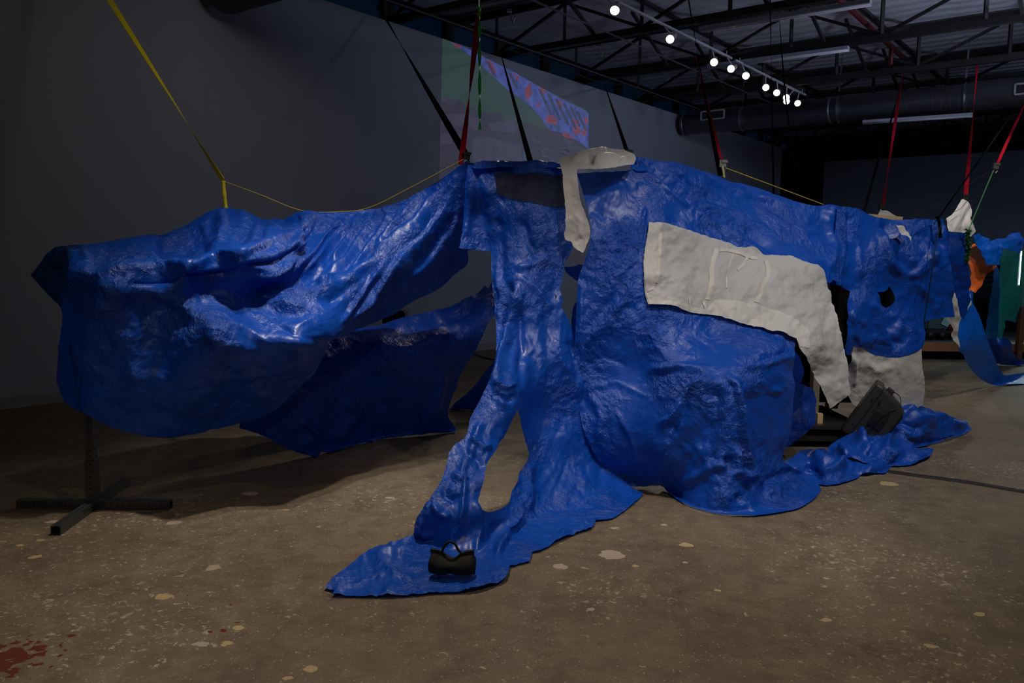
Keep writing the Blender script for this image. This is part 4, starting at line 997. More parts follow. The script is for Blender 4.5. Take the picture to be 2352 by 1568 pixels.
def small_sheet(name, pts, poly, mat, label, cat='tarp', seed=31, folds=(), crump=((0.22, 0.022, 1, 1), (0.09, 0.010, 1, 1)), step=5.0, group=None, **kw):
    o = mesh_patch(name, Sheet(pts, folds, crump, seed), poly, mat, step=step, seed=seed, **kw)
    return tag(o, label, cat, group)

# ------------------------------------------------------------------ dark sheet behind the left one, and scraps behind it
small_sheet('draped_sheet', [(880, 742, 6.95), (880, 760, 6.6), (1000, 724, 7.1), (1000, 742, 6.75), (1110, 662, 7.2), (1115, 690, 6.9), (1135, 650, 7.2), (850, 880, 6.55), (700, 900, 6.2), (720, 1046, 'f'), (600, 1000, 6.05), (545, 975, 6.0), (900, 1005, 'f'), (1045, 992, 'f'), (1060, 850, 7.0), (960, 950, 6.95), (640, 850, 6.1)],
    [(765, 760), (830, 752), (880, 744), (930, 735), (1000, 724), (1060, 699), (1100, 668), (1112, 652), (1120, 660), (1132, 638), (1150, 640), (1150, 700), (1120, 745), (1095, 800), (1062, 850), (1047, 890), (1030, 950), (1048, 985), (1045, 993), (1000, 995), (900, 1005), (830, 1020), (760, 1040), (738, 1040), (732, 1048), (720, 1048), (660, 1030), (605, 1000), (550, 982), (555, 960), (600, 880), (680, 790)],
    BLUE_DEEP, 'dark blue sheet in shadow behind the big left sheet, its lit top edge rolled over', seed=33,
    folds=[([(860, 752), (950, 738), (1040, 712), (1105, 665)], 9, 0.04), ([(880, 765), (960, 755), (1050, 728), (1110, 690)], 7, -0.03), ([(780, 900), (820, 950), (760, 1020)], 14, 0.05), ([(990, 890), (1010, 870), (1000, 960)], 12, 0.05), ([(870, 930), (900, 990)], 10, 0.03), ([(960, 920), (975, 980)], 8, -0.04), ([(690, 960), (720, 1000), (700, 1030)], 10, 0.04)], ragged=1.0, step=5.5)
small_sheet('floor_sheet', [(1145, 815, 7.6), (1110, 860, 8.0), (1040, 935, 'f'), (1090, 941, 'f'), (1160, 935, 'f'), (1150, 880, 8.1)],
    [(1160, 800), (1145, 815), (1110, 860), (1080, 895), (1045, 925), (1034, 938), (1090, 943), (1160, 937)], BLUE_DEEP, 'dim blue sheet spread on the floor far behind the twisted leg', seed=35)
small_sheet('plastic_scrap', [(1295, 580, 6.5), (1340, 600, 6.5), (1300, 640, 6.5), (1335, 650, 6.6)], [(1290, 575), (1345, 580), (1345, 610), (1325, 606), (1312, 600), (1290, 596)], GREYSHEET, 'pale plastic scrap seen through the slit beside the white strip', seed=37)
small_sheet('plastic_scrap', [(1295, 605, 6.6), (1340, 600, 6.6), (1300, 640, 6.6), (1335, 650, 6.7)], [(1297, 612), (1318, 612), (1345, 600), (1345, 650), (1325, 645), (1300, 622)], BLUE_DEEP, 'dark blue scrap hanging inside the slit below the white strip', seed=38)
small_sheet('back_sheet', [(1305, 740, 6.4), (1330, 720, 6.4), (1330, 800, 6.4), (1310, 800, 6.4)], [(1318, 700), (1335, 690), (1335, 800), (1316, 780), (1312, 745)], BLUE_DEEP, 'narrow dark blue sheet edge behind the bottom of the slit', seed=39)
small_sheet('ridge_flap', [(1455, 363, 5.98), (1480, 390, 5.9), (1450, 390, 5.9)], [(1452, 362), (1475, 366), (1490, 392), (1468, 394), (1448, 388)], BLUE_LIGHT, 'bright blue flap beside the white ridge sheet', seed=40)
small_sheet('top_sheet', [(1080, 369, 6.1), (1210, 374, 6.3), (1290, 376, 6.1), (1150, 366, 6.4)], [(1078, 368), (1110, 367), (1160, 369), (1215, 374), (1290, 374), (1290, 385), (1200, 385), (1090, 380)], BLUE_LIGHT, 'bright blue far edge of the roof sheet between two black straps', seed=41)
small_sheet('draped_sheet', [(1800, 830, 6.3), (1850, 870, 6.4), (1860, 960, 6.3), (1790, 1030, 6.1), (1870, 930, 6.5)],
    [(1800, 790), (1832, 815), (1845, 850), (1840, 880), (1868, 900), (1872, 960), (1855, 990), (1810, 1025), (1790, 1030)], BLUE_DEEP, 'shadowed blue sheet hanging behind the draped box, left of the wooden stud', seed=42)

# ------------------------------------------------------------------ far right cluster
def far_sheet(*a, **k):
    k.setdefault('crump', ((0.10, 0.030, 1, 1), (0.045, 0.016, 1, 1)))
    return small_sheet(*a, **k)
far_sheet('hanging_flap', [(2172, 525, 7.7), (2222, 535, 7.9), (2228, 640, 7.9), (2212, 735, 7.8), (2185, 620, 7.6), (2200, 600, 7.6)],
    [(2165, 520), (2178, 530), (2200, 534), (2222, 535), (2222, 598), (2229, 640), (2227, 675), (2226, 700), (2212, 735), (2204, 725), (2195, 690), (2178, 620)], BLUE_DEEP, 'narrow dark blue flap hanging left of the orange sheet', seed=51)
far_sheet('hanging_strip', [(2178, 595, 8.6), (2212, 667, 8.6), (2231, 696, 8.6), (2207, 799, 8.5), (2174, 732, 8.5), (2190, 700, 8.45)],
    [(2174, 590), (2180, 597), (2195, 610), (2201, 633), (2212, 667), (2225, 659), (2231, 696), (2227, 705), (2202, 749), (2207, 799), (2186, 770), (2189, 755), (2174, 732), (2187, 726), (2180, 680), (2174, 640)], GREYSHEET, 'grey-white torn strip hanging right of the holed blue sheet', seed=52, ragged=1.2)
far_sheet('peaked_sheet', [(2217, 456, 9.2), (2172, 500, 8.8), (2240, 530, 9.1), (2200, 530, 8.7), (2225, 575, 9.0), (2200, 480, 8.95), (2228, 500, 8.95)],
    [(2172, 502), (2188, 490), (2200, 472), (2208, 459), (2218, 455), (2224, 463), (2231, 470), (2234, 484), (2234, 496), (2230, 500), (2242, 528), (2240, 534), (2229, 548), (2229, 570), (2238, 562), (2226, 572), (2222, 560), (2222, 536), (2180, 530)], WHITE, 'white sheet pulled up to a peak under a red strap at far right', seed=53,
    folds=[([(2218, 458), (2205, 500), (2200, 535)], 5, 0.04), ([(2220, 460), (2222, 510), (2230, 540)], 5, 0.04), ([(2212, 470), (2190, 500)], 4, -0.03)], step=4)
far_sheet('peaked_sheet', [(2023, 479, 8.4), (2010, 500, 8.2), (2070, 503, 8.2), (2040, 520, 8.1)], [(2013, 500), (2018, 490), (2023, 479), (2040, 487), (2068, 502), (2080, 520), (2030, 520)], WHITE, 'small white peak poking up behind the blue ridge under a red strap', seed=54, step=4)
far_sheet('taped_scrap', [(2046, 524, 6.95), (2078, 530, 7.0), (2085, 565, 6.93), (2060, 545, 6.92)], [(2045, 523), (2058, 525), (2070, 528), (2079, 540), (2079, 548), (2087, 566), (2072, 548), (2058, 534)], WHITE, 'white scrap showing through the fold of the holed blue sheet', seed=55, step=4, lift=0.05)
far_sheet('orange_sheet', [(2225, 568, 9.7), (2292, 610, 9.9), (2239, 672, 9.6), (2250, 600, 9.6), (2226, 640, 9.6)],
    [(2223, 568), (2239, 559), (2248, 573), (2268, 604), (2293, 609), (2280, 622), (2265, 630), (2260, 644), (2248, 664), (2239, 672), (2226, 664), (2229, 637), (2230, 623), (2223, 598)], ORANGE, 'orange plastic sheet hanging at far right below the white peak', seed=56, ragged=1.0, step=4)
far_sheet('draped_sheet', [(2235, 538, 9.4), (2265, 552, 9.8), (2330, 535, 10.4), (2348, 570, 10.4), (2268, 600, 9.5), (2294, 608, 9.7), (2290, 570, 9.7)],
    [(2233, 542), (2245, 536), (2252, 542), (2266, 554), (2290, 548), (2312, 546), (2320, 538), (2332, 533), (2346, 533), (2349, 545), (2348, 580), (2320, 576), (2297, 572), (2296, 608), (2268, 608), (2250, 578)], BLUE_LIGHT, 'bright blue sheet gathered above the orange sheet at the right edge', seed=57,
    folds=[([(2250, 545), (2270, 575), (2292, 566)], 6, 0.06), ([(2290, 555), (2320, 552), (2345, 560)], 6, 0.05)], step=4)
far_sheet('sweeping_sheet', [(2228, 667, 9.3), (2237, 669, 9.4), (2204, 749, 9.1), (2262, 761, 9.6), (2205, 805, 9.2), (2287, 828, 10.1), (2250, 868, 10.3), (2300, 883, 'f'), (2352, 878, 'f'), (2352, 860, 'f'), (2310, 862, 10.7), (2400, 885, 'f')],
    [(2227, 667), (2237, 669), (2234, 690), (2249, 722), (2262, 761), (2276, 800), (2290, 835), (2306, 862), (2330, 859), (2380, 852), (2400, 880), (2352, 882), (2290, 885), (2262, 876), (2240, 858), (2222, 836), (2213, 815), (2203, 803), (2202, 749), (2222, 712)], BLUE_LIGHT, 'bright blue sheet sweeping down to the floor at the right edge', seed=58, step=4.5, crump=((0.2, 0.014, 1, 1),))
far_sheet('crumpled_sheet', [(2270, 775, 12.2), (2320, 790, 12.3), (2345, 838, 'f'), (2280, 838, 'f'), (2300, 800, 12.0)],
    [(2268, 776), (2290, 774), (2310, 777), (2325, 790), (2328, 808), (2336, 824), (2380, 830), (2352, 836), (2340, 839), (2285, 836), (2272, 815)], BLUE, 'crumpled blue sheet heaped against the far wooden platform', seed=59, step=4)
TEAL = clear_mat('green_cling_film', (0.01, 0.30, 0.27), 0.6, glow=0.7)
far_sheet('plastic_film', [(2297, 572, 11.0), (2380, 580, 11.0), (2297, 780, 11.0), (2380, 780, 11.0), (2340, 680, 10.9)], [(2297, 572), (2330, 577), (2385, 580), (2385, 700), (2345, 705), (2335, 740), (2310, 735), (2300, 780), (2292, 778), (2296, 680)], TEAL, 'glossy green see-through film hung before the bright panel', 'plastic film', seed=60, step=4, crump=((0.12, 0.10, 1, 1), (0.05, 0.05, 1, 1)))
far_sheet('plastic_film', [(2285, 612, 11.3), (2262, 775, 11.3), (2305, 775, 11.3), (2300, 620, 11.3)], [(2284, 615), (2292, 610), (2300, 640), (2303, 778), (2262, 776), (2272, 700)], clear_mat('blue_cling_film', (0.005, 0.14, 0.45), 0.6, glow=0.5), 'narrow see-through blue film hanging right of the orange sheet', 'plastic film', seed=61, step=5)

# ------------------------------------------------------------------ heaps on the floor
def heap(name, pts, poly, label, seed, folds=()):
    return small_sheet(name, pts, poly, BLUE, label, seed=seed, folds=folds, crump=((0.20, 0.055, 1, 1.6), (0.09, 0.026, 1, 1.6)), step=4.0, ragged=0.8)
heap('crumpled_sheet', [(1798, 1058, 5.9), (1840, 1034, 6.1), (1900, 1038, 6.15), (1950, 1050, 6.15), (2030, 1060, 6.1), (1890, 1065, 5.85), (1900, 1113, 'f'), (1860, 1098, 'f'), (1970, 1096, 'f'), (2040, 1080, 'f'), (1930, 1085, 5.8), (1830, 1070, 5.85), (1990, 1070, 5.95)],
    [(1796, 1062), (1818, 1050), (1834, 1040), (1834, 1032), (1858, 1031), (1892, 1036), (1919, 1052), (1947, 1048), (1977, 1062), (2008, 1060), (2025, 1057), (2047, 1071), (2032, 1086), (1994, 1085), (1979, 1088), (1970, 1097), (1936, 1109), (1892, 1114), (1868, 1104), (1851, 1090), (1824, 1078)],
    'low crumpled blue plastic trailing on the floor, nearest of the three heaps', 71, [([(1860, 1045), (1900, 1062), (1940, 1068)], 9, 0.07), ([(1880, 1090), (1920, 1075), (1950, 1060)], 7, 0.06), ([(1850, 1065), (1880, 1085)], 8, -0.05)])
heap('crumpled_sheet', [(1902, 1032, 6.35), (1926, 1008, 6.45), (1974, 985, 6.6), (2008, 981, 6.65), (2049, 995, 6.7), (2096, 1019, 6.6), (2140, 1030, 6.6), (2110, 1066, 'f'), (2050, 1070, 'f'), (1960, 1055, 6.1), (1970, 1020, 6.3), (2050, 1030, 6.35)],
    [(1896, 1040), (1905, 1026), (1926, 1008), (1950, 997), (1974, 985), (1984, 990), (1991, 1005), (2000, 990), (2008, 981), (2030, 992), (2049, 995), (2079, 1003), (2096, 1019), (2130, 1022), (2144, 1027), (2140, 1042), (2110, 1064), (2080, 1069), (2049, 1070), (2030, 1066), (2000, 1070), (1977, 1065), (1950, 1056), (1915, 1060)],
    'biggest crumpled blue plastic heap, in front of the black loudspeaker', 72, [([(1975, 990), (1980, 1020), (2000, 1045)], 9, 0.08), ([(1990, 1010), (2005, 1050)], 8, -0.07), ([(2040, 1000), (2030, 1040), (2060, 1060)], 10, 0.06), ([(1930, 1020), (1950, 1050)], 10, 0.05)])
heap('crumpled_sheet', [(2055, 913, 7.05), (2083, 924, 7.1), (2094, 922, 7.1), (2130, 937, 7.3), (2171, 954, 7.5), (2222, 968, 7.75), (2231, 988, 7.6), (2198, 1005, 'f'), (2144, 1020, 'f'), (2096, 1019, 6.9), (2045, 991, 6.9), (2100, 970, 6.9), (2160, 985, 7.2)],
    [(2040, 940), (2055, 913), (2070, 920), (2083, 928), (2087, 922), (2094, 921), (2112, 932), (2130, 937), (2148, 948), (2171, 952), (2195, 960), (2222, 967), (2222, 977), (2231, 987), (2218, 997), (2198, 1005), (2170, 1014), (2144, 1019), (2120, 1026), (2090, 1025), (2050, 1005), (2036, 985)],
    'crumpled blue plastic spreading out under the white hem, farthest of the heaps', 73, [([(2070, 930), (2100, 960), (2150, 975)], 10, 0.07), ([(2140, 950), (2190, 975), (2220, 985)], 7, 0.06), ([(2060, 960), (2110, 990)], 9, -0.06)])
# ------------------------------------------------------------------ post stand of perforated square tube
def perf_mat():
    t = NT('perforated_tube_steel')
    tc = t.n('TexCoord'); sx = t.n('SeparateXYZ'); t.l(tc.outputs['Object'], sx.inputs[0])
    # local Y runs along the tube; holes every 38 mm on each side
    yy = t.math('SUBTRACT', t.math('MODULO', t.math('ADD', sx.outputs['Y'], 10.0), 0.038), 0.019)
    def hole(a): return t.math('LESS_THAN', t.math('ADD', t.math('MULTIPLY', a, a), t.math('MULTIPLY', yy, yy)), 0.0065 ** 2)
    h = t.math('MAXIMUM', hole(sx.outputs['X']), hole(sx.outputs['Z']))
    n = t.n('TexNoise', i_Vector=tc.outputs['Object'], i_Scale=30.0, i_Detail=4.0)
    c0 = t.mixc(n.outputs['Fac'], (0.055, 0.055, 0.060), (0.10, 0.10, 0.105))
    c = t.mixc(h, c0, (0.002, 0.002, 0.002))
    b = t.n('BsdfPrincipled', i_Base_Color=c, i_Roughness=0.38)
    t.l(t.math('MULTIPLY', t.math('SUBTRACT', 1.0, h), 0.6), b.inputs['Metallic'])
    t.l(b.outputs[0], t.out.inputs[0]); return t.m
PERF = perf_mat()
def square_tube(name, a, b, w, parent, wall=0.004):
    """open ended square tube whose local Y is its axis"""
    a = Vector(a); b = Vector(b); L = (b - a).length
    bm = bmesh.new()
    def ring(y, h): return [bm.verts.new((x, y, z)) for x, z in ((-h, -h), (h, -h), (h, h), (-h, h))]
    o0, o1, i0, i1 = ring(0, w / 2), ring(L, w / 2), ring(0, w / 2 - wall), ring(L, w / 2 - wall)
    for k in range(4):
        q = (k + 1) % 4
        bm.faces.new((o0[k], o0[q], o1[q], o1[k])); bm.faces.new((i0[q], i0[k], i1[k], i1[q]))
        bm.faces.new((o0[q], o0[k], i0[k], i0[q])); bm.faces.new((o1[k], o1[q], i1[q], i1[k]))
    o = bm_obj(name, bm, PERF, parent)
    o.location = a; o.rotation_euler = (b - a).to_track_quat('Y', 'Z').to_euler()
    return o
st = tag(empty('post_stand', (-2.54, 4.92, 0), math.radians(1.6)), 'dark perforated steel post on a cross-shaped floor base, under the left sheet', 'post stand')
w_ = 0.052; z_ = w_ / 2 + 0.002
for a, b in (((-0.027, 0, z_), (-0.45, 0, z_)), ((0.027, 0, z_), (0.47, 0, z_)), ((0, -0.027, z_), (0.03, -0.50, z_)), ((0, 0.027, z_), (-0.02, 0.50, z_))):
    square_tube('foot', a, b, w_, st)
square_tube('socket', (0, 0, 0.002), (0, 0, 0.30), 0.062, st)
square_tube('upright', (0, 0, 0.05), (0, 0, 1.42), w_, st)

# ------------------------------------------------------------------ black weight bag
bp_ = ZP(1037, 1341, 0.0)
bag = tag(empty('weight_bag', (bp_[0], bp_[1] + 0.045, 0.035), math.radians(-4)), 'small black fabric weight bag with a carry handle lying on the blue leg', 'bag')
CLOTH = plain('black_cordura', (0.010, 0.010, 0.010), 0.85, scale=150, bump=0.4)
bm = bmesh.new()
rows = []
NX, NS = 18, 22
for i in range(NX + 1):
    t_ = i / NX; x = (t_ - 0.5)
    ring = []
    for k in range(NS):
        a = 2 * math.pi * k / NS
        c, s = math.cos(a), math.sin(a)
        endp = 1 - (abs(2 * x)) ** 5 * 0.35
        sag = 0.85 - 0.22 * math.exp(-((x) / 0.16) ** 2)              # top edge dips in the middle
        z = 0.062 + 0.062 * s
        top = max(0, s)
        depth = 0.052 * endp * (1 - 0.88 * top ** 1.3) * (1 if s > -0.6 else 1.0)
        z = 0.001 + (0.062 + 0.062 * math.copysign(abs(s) ** 0.8, s)) * (sag if s > 0 else 1)
        width = 0.236 * (1 - 0.16 * max(0, s) - 0.03 * max(0, -s - 0.5)) + 0.012 * math.cos(3 * x * 6.28) * (1 - top)
        yy = depth * math.copysign(abs(c) ** 0.7, c) + 0.006 * math.sin(14 * x + 2 * a)
        ring.append(bm.verts.new((x * width, yy, z)))
    rows.append(ring)
for i in range(NX):
    for k in range(NS):
        bm.faces.new((rows[i][k], rows[i][(k + 1) % NS], rows[i + 1][(k + 1) % NS], rows[i + 1][k]))
bm.faces.new(rows[0]); bm.faces.new(rows[-1][::-1])
bm_obj('pouch', bm, CLOTH, bag, True)
bm = bmesh.new()
for s in (-1, 1):
    v = [(s * 0.035, 0, 0.088), (s * 0.07, 0, 0.108), (s * 0.105, 0, 0.112)]
    for i in range(2): add_bar(bm, v[i], v[i + 1], 0.020, 0.016)
bm_obj('seam_flap', bm, CLOTH, bag)
bm = bmesh.new()
add_tube(bm, spline([(-0.050, 0.0, 0.100), (-0.046, -0.004, 0.118), (-0.030, -0.006, 0.150), (-0.008, -0.006, 0.160), (0.014, -0.006, 0.148), (0.028, -0.005, 0.122), (0.044, -0.004, 0.105), (0.056, -0.002, 0.098)], 6), 0.0062, 10)
bm_obj('handle', bm, CLOTH, bag, True)

# ------------------------------------------------------------------ straps and cords
def ribbon(name, top, bottom, width, mat, label, cat='strap', twist=0.0, turns=1.0, sag=0.0, parent=None, group=None, n=40, face=None, mids=()):
    top, bottom = Vector(top), Vector(bottom)
    ctrl = [top] + [Vector(m) for m in mids] + [bottom]
    pts = spline(ctrl, max(4, n // (len(ctrl) - 1)))
    bm = bmesh.new(); th = 0.0016
    rows = []
    N = len(pts)
    for i, p in enumerate(pts):
        t = i / (N - 1)
        d = (pts[min(i + 1, N - 1)] - pts[max(i - 1, 0)]).normalized()
        look = (Vector(EYE) - p).normalized()
        x = d.cross(look).normalized(); y = x.cross(d).normalized()
        a = twist + turns * math.pi * t
        wd = x * math.cos(a) + y * math.sin(a); nn = d.cross(wd)
        q = p + Vector((0, 0, -sag * 4 * t * (1 - t)))
        rows.append([bm.verts.new(q + wd * (s * width / 2) + nn * (e * th)) for s, e in ((-1, -1), (1, -1), (1, 1), (-1, 1))])
    for i in range(N - 1):
        for k in range(4):
            bm.faces.new((rows[i][k], rows[i][(k + 1) % 4], rows[i + 1][(k + 1) % 4], rows[i + 1][k]))
    bm.faces.new(rows[0][::-1]); bm.faces.new(rows[-1])
    o = bm_obj(name, bm, mat, smooth=False)
    own_origin(o, bottom)
    return tag(o, label, cat, group)
def buckle(strap, p, s=0.035, mat=None):
    bm = bmesh.new()
    add_box(bm, (0, 0, 0), (s, s * .55, s * 1.1)); add_box(bm, (s * .25, -s * .2, s * .3), (s * .9, s * .4, s * .35))
    add_tube(bm, spline([(0, 0, -s * .5), (s * .35, 0, -s * 0.9), (0, 0, -s * 1.3), (-s * .2, 0, -s * 1.0)], 5), s * .12, 6)
    bmesh.ops.translate(bm, verts=bm.verts, vec=Vector(p))
    b = bm_obj('hook_buckle', bm, mat or BLACK, strap, world_to=strap); return b
def line(name, pts, rad, mat, label, cat='cord', group=None, smooth_n=10):
    bm = bmesh.new(); add_tube(bm, spline(pts, smooth_n), rad, 6)
    o = bm_obj(name, bm, mat, smooth=True); own_origin(o, pts[-1]); return tag(o, label, cat, group)
V = lambda a: Vector(a)
# yellow
knot = P(513, 416, 6.05)
ys = ribbon('yellow_strap', ZP(125, -202, 4.86), knot, 0.050, STRAP_YELLOW, 'long yellow strap slanting down from the upper left to the blue ridge', turns=1.02, twist=math.radians(-55))
bm = bmesh.new(); pts = spline([V(knot), V(P(515, 445, 6.05)), V(P(519, 479, 6.06))], 6); add_tube(bm, pts, [0.013 if i % 6 else 0.017 for i in range(len(pts))], 8)
bm_obj('tied_tail', bm, STRAP_YELLOW, ys, True, world_to=ys)
line('yellow_rope', [V(knot), V(P(600, 448, 6.2)), V(P(692, 483, 6.28)), V(P(780, 486, 6.34)), V(P(850, 476, 6.33)), V(P(950, 427, 6.22)), V(P(1066, 365, 6.02))], 0.0032, ROPE_YELLOW, 'thin yellow cord strung along the ridge of the left blue sheet')
# black and red at the highest corner
b1 = ribbon('black_strap', ZP(868, 12, 5.0), P(1071, 358, 6.0), 0.052, STRAP_BLACK, 'black strap running from the wall top to the ridge beside the red strap', turns=-1.0, twist=math.radians(165))
buckle(b1, P(1073, 358, 5.99), 0.045)
ribbon('black_strap', ZP(1150, 122, 5.0), P(1221, 381, 6.25), 0.046, STRAP_BLACK, 'black strap in front of the projected picture', turns=-0.36, twist=math.radians(84))
b3 = ribbon('black_strap', ZP(1390, 198, 5.0), P(1441, 350, 6.0), 0.032, STRAP_BLACK, 'black strap ending at the white sheet on the ridge', turns=-0.3, twist=math.radians(78))
buckle(b3, P(1443, 352, 5.97), 0.045)
top = V(P(1100, 22, 6.05)); 
rs_ = ribbon('red_strap', top, P(1058, 378, 6.08), 0.040, STRAP_RED, 'red strap hanging from the green one above the ridge corner', turns=-1.5, twist=0.9, mids=[P(1086, 150, 6.05), P(1072, 270, 6.06)])
gs = ribbon('green_strap', P(1106, -480, 6.05), P(1100, 20, 6.05), 0.030, STRAP_GREEN, 'green strap with a loose hanging tail at top centre of the photo', turns=0.4, twist=0.2)
bm = bmesh.new()
add_tube(bm, [V(P(1099, 16, 6.05)), V(P(1100, 22, 6.05)), V(P(1100, 28, 6.05))], [0.010, 0.014, 0.008], 8); bm_obj('knot', bm, STRAP_GREEN, gs, True, world_to=gs)
tl = ribbon('loose_tail', P(1101, 30, 6.03), P(1102, 298, 6.03), 0.024, STRAP_GREEN, None, turns=5.0, twist=0.2, n=60)
for k_ in ('label', 'category'):
    if k_ in tl: del tl[k_]
tl.parent = gs; tl.location = Vector(tl.location) - Vector(gs.location)
# pair over the right ridge
ribbon('black_strap', ZP(1578, -20, 5.0), P(1655, 404, 6.4), 0.040, STRAP_BLACK, 'black strap crossing in front of the round duct to the sagging ridge', turns=0.6, twist=1.0, mids=[P(1621, 230, 7.9)])
r2 = ribbon('red_strap', ZP(1597, 128, 5.0), P(1659, 374, 6.5), 0.034, STRAP_RED, 'red strap beside the black one at the sagging right ridge', turns=1.2, twist=1.2, mids=[P(1640, 305, 8.0)])
buckle(r2, P(1660, 376, 6.48), 0.05, plain('worn_buckle_steel', (0.3, 0.3, 0.3), 0.4, 0.8))
line('rope_loop', [V(P(1659, 382, 6.47)), V(P(1661, 394, 6.46)), V(P(1663, 408, 6.45))], 0.010, plain('cream_rope', (0.50, 0.42, 0.22), 0.8), 'short cream rope loop joining the red strap to the ridge')
line('yellow_rope', [V(P(1667, 386, 6.48)), V(P(1780, 428, 7.0)), V(P(1892, 470, 7.6))], 0.0045, ROPE_YELLOW, 'yellow cord stretched right from the buckle above the sagging ridge')
line('dark_rope', [V(P(1668, 390, 6.5)), V(P(1676, 402, 6.5)), V(P(1690, 416, 6.5))], 0.003, CORD_DARK, 'short dark cord beside the cream rope loop')
ribbon('black_strap', P(1768, -40, 11.0), P(1777, 450, 11.0), 0.026, STRAP_BLACK, 'thin black strap hanging straight down left of the dark corner', turns=0.8, twist=0.6)
ribbon('black_strap', P(1788, 10, 12.0), P(1838, 470, 11.5), 0.022, STRAP_BLACK, 'thin black strap hanging slightly slanted in front of the dark corner', turns=1.2, twist=1.2, mids=[P(1806, 240, 11.8)])
r3 = ribbon('red_strap', ZP(2073, 170, 5.0), P(2027, 474, 8.42), 0.040, STRAP_RED, 'red strap lifting the small white peak behind the blue ridge', turns=1.4, twist=1.1)
buckle(r3, P(2026, 474, 8.41), 0.05)
ribbon('black_strap', ZP(2076, 172, 4.95), P(2044, 285, 13.5), 0.030, STRAP_BLACK, 'loose black strap end beside the upper part of a red strap', turns=0.6, twist=0.8)
ribbon('black_strap', ZP(2046, 262, 4.95), P(1983, 492, 7.05), 0.026, STRAP_BLACK, 'thin black strap slanting down to the exposed piece of wood on the ridge', turns=0.9, twist=0.9)
r4 = ribbon('red_strap', ZP(2245, 150, 5.0), P(2218, 450, 9.2), 0.044, STRAP_RED, 'red strap holding up the tall white peak at right', turns=0.8, twist=0.5)
buckle(r4, P(2217, 452, 9.19), 0.055)
r5 = ribbon('red_strap', ZP(2372, 196, 5.0), P(2290, 378, 8.0), 0.030, STRAP_RED, 'red strap at the right edge ending in a buckle', turns=1.0, twist=0.8)
buckle(r5, P(2287, 381, 7.99), 0.05, plain('worn_buckle_grey', (0.25, 0.25, 0.25), 0.4, 0.8))
b7 = ribbon('black_strap', ZP(2352, 222, 5.0), P(2156, 500, 7.15), 0.034, STRAP_BLACK, 'long black diagonal strap tied to the right end of the blue ridge', turns=0.3, twist=0.4)
bm = bmesh.new(); add_tube(bm, spline([V(P(2154, 498, 7.12)), V(P(2158, 515, 7.1)), V(P(2160, 546, 7.1))], 6), [0.022] + [0.013] * 12, 8); bm_obj('tied_tail', bm, STRAP_BLACK, b7, True, world_to=b7)
line('green_rope', [V(P(2284, 386, 8.0)), V(P(2255, 455, 7.9)), V(P(2224, 530, 7.75))], 0.005, plain('green_cord', (0.06, 0.42, 0.14), 0.6), 'green cord from the right buckle down to the leafy garland')
line('grey_rope', [V(P(2285, 386, 8.05)), V(P(2190, 445, 8.0)), V(P(2095, 502, 7.7))], 0.0022, CORD_DARK, 'fine dark cord reaching left from the right buckle')
line('grey_rope', [V(P(2286, 388, 8.1)), V(P(2272, 425, 8.3)), V(P(2240, 458, 8.6)), V(P(2222, 462, 8.75)), V(P(2205, 480, 8.75)), V(P(2186, 488, 8.6))], 0.0025, CORD_DARK, 'fine slack cord looping from the right buckle to the white peak')
line('black_rope', [V(P(2162, 512, 7.1)), V(P(2150, 560, 7.0)), V(P(2138, 640, 6.95)), V(P(2122, 740, 6.95))], 0.0045, BLACK, 'thin black cord hanging down the front of the holed blue sheet')
line('black_rope', [V(P(2240, 495, 9.2)), V(P(2262, 520, 9.4)), V(P(2294, 560, 9.5))], 0.003, CORD_DARK, 'thin dark cord from the tall white peak to the gathered blue sheet')
# leafy garland: a twisted core with many small leaves
GREEN_L = plain('dark_green_leaves', (0.010, 0.085, 0.022), 0.5, noise=0.5, scale=40)
core = [V(P(x, y, 7.72)) for x, y in ((2224, 528), (2222, 548), (2225, 566), (2221, 584), (2220, 600))]
bm = bmesh.new(); add_tube(bm, spline(core, 5), 0.012, 6)
sp = spline(core, 14); rg = random.Random(4)
g = bm_obj('leafy_garland', bm, GREEN_L, smooth=True); own_origin(g, core[-1]); tag(g, 'dark green leafy garland hanging from the green cord at right', 'garland')
bm = bmesh.new()
for p in sp:
    for k in range(3):
        d = Vector((rg.uniform(-1, 1), rg.uniform(-1, 1), rg.uniform(-.9, .5))).normalized(); s = d.orthogonal().normalized(); L = rg.uniform(.025, .045)
        a = p; b = p + d * L * .5 + s * L * .3; c = p + d * L + Vector((0, 0, -.006)); e = p + d * L * .5 - s * L * .3
        bm.faces.new([bm.verts.new(q) for q in (a, b, c, e)])
tag(bm_obj('leaves', bm, GREEN_L, g, world_to=g), kind='stuff')

# ------------------------------------------------------------------ timber frame, low platform and loudspeaker behind the right sheets
pf = tag(empty('low_platform', (2.5, 7.3, 0)), 'low black platform under the loudspeaker', 'platform')
bm = bmesh.new(); add_box(bm, (2.47, 7.5, 0.185), (1.0, 1.40, 0.03)); bm_obj('deck', bm, plain('black_platform_paint', (0.018, 0.018, 0.02), 0.5), pf, world_to=pf)
bm = bmesh.new(); add_box(bm, (2.47, 7.5, 0.115), (0.92, 1.30, 0.11)); bm_obj('skirt', bm, STEEL_DARK, pf, world_to=pf)
for x in (2.1, 2.84):
    for y in (7.0, 8.0):
        bm = bmesh.new(); add_box(bm, (x, y, 0.031), (0.05, 0.05, 0.06)); bm_obj('foot', bm, BLACK, pf, world_to=pf)
fr = tag(empty('timber_stand', (2.9, 7.4, 0.2)), 'pine stud frame with black cloth standing on the low platform', 'timber stand')
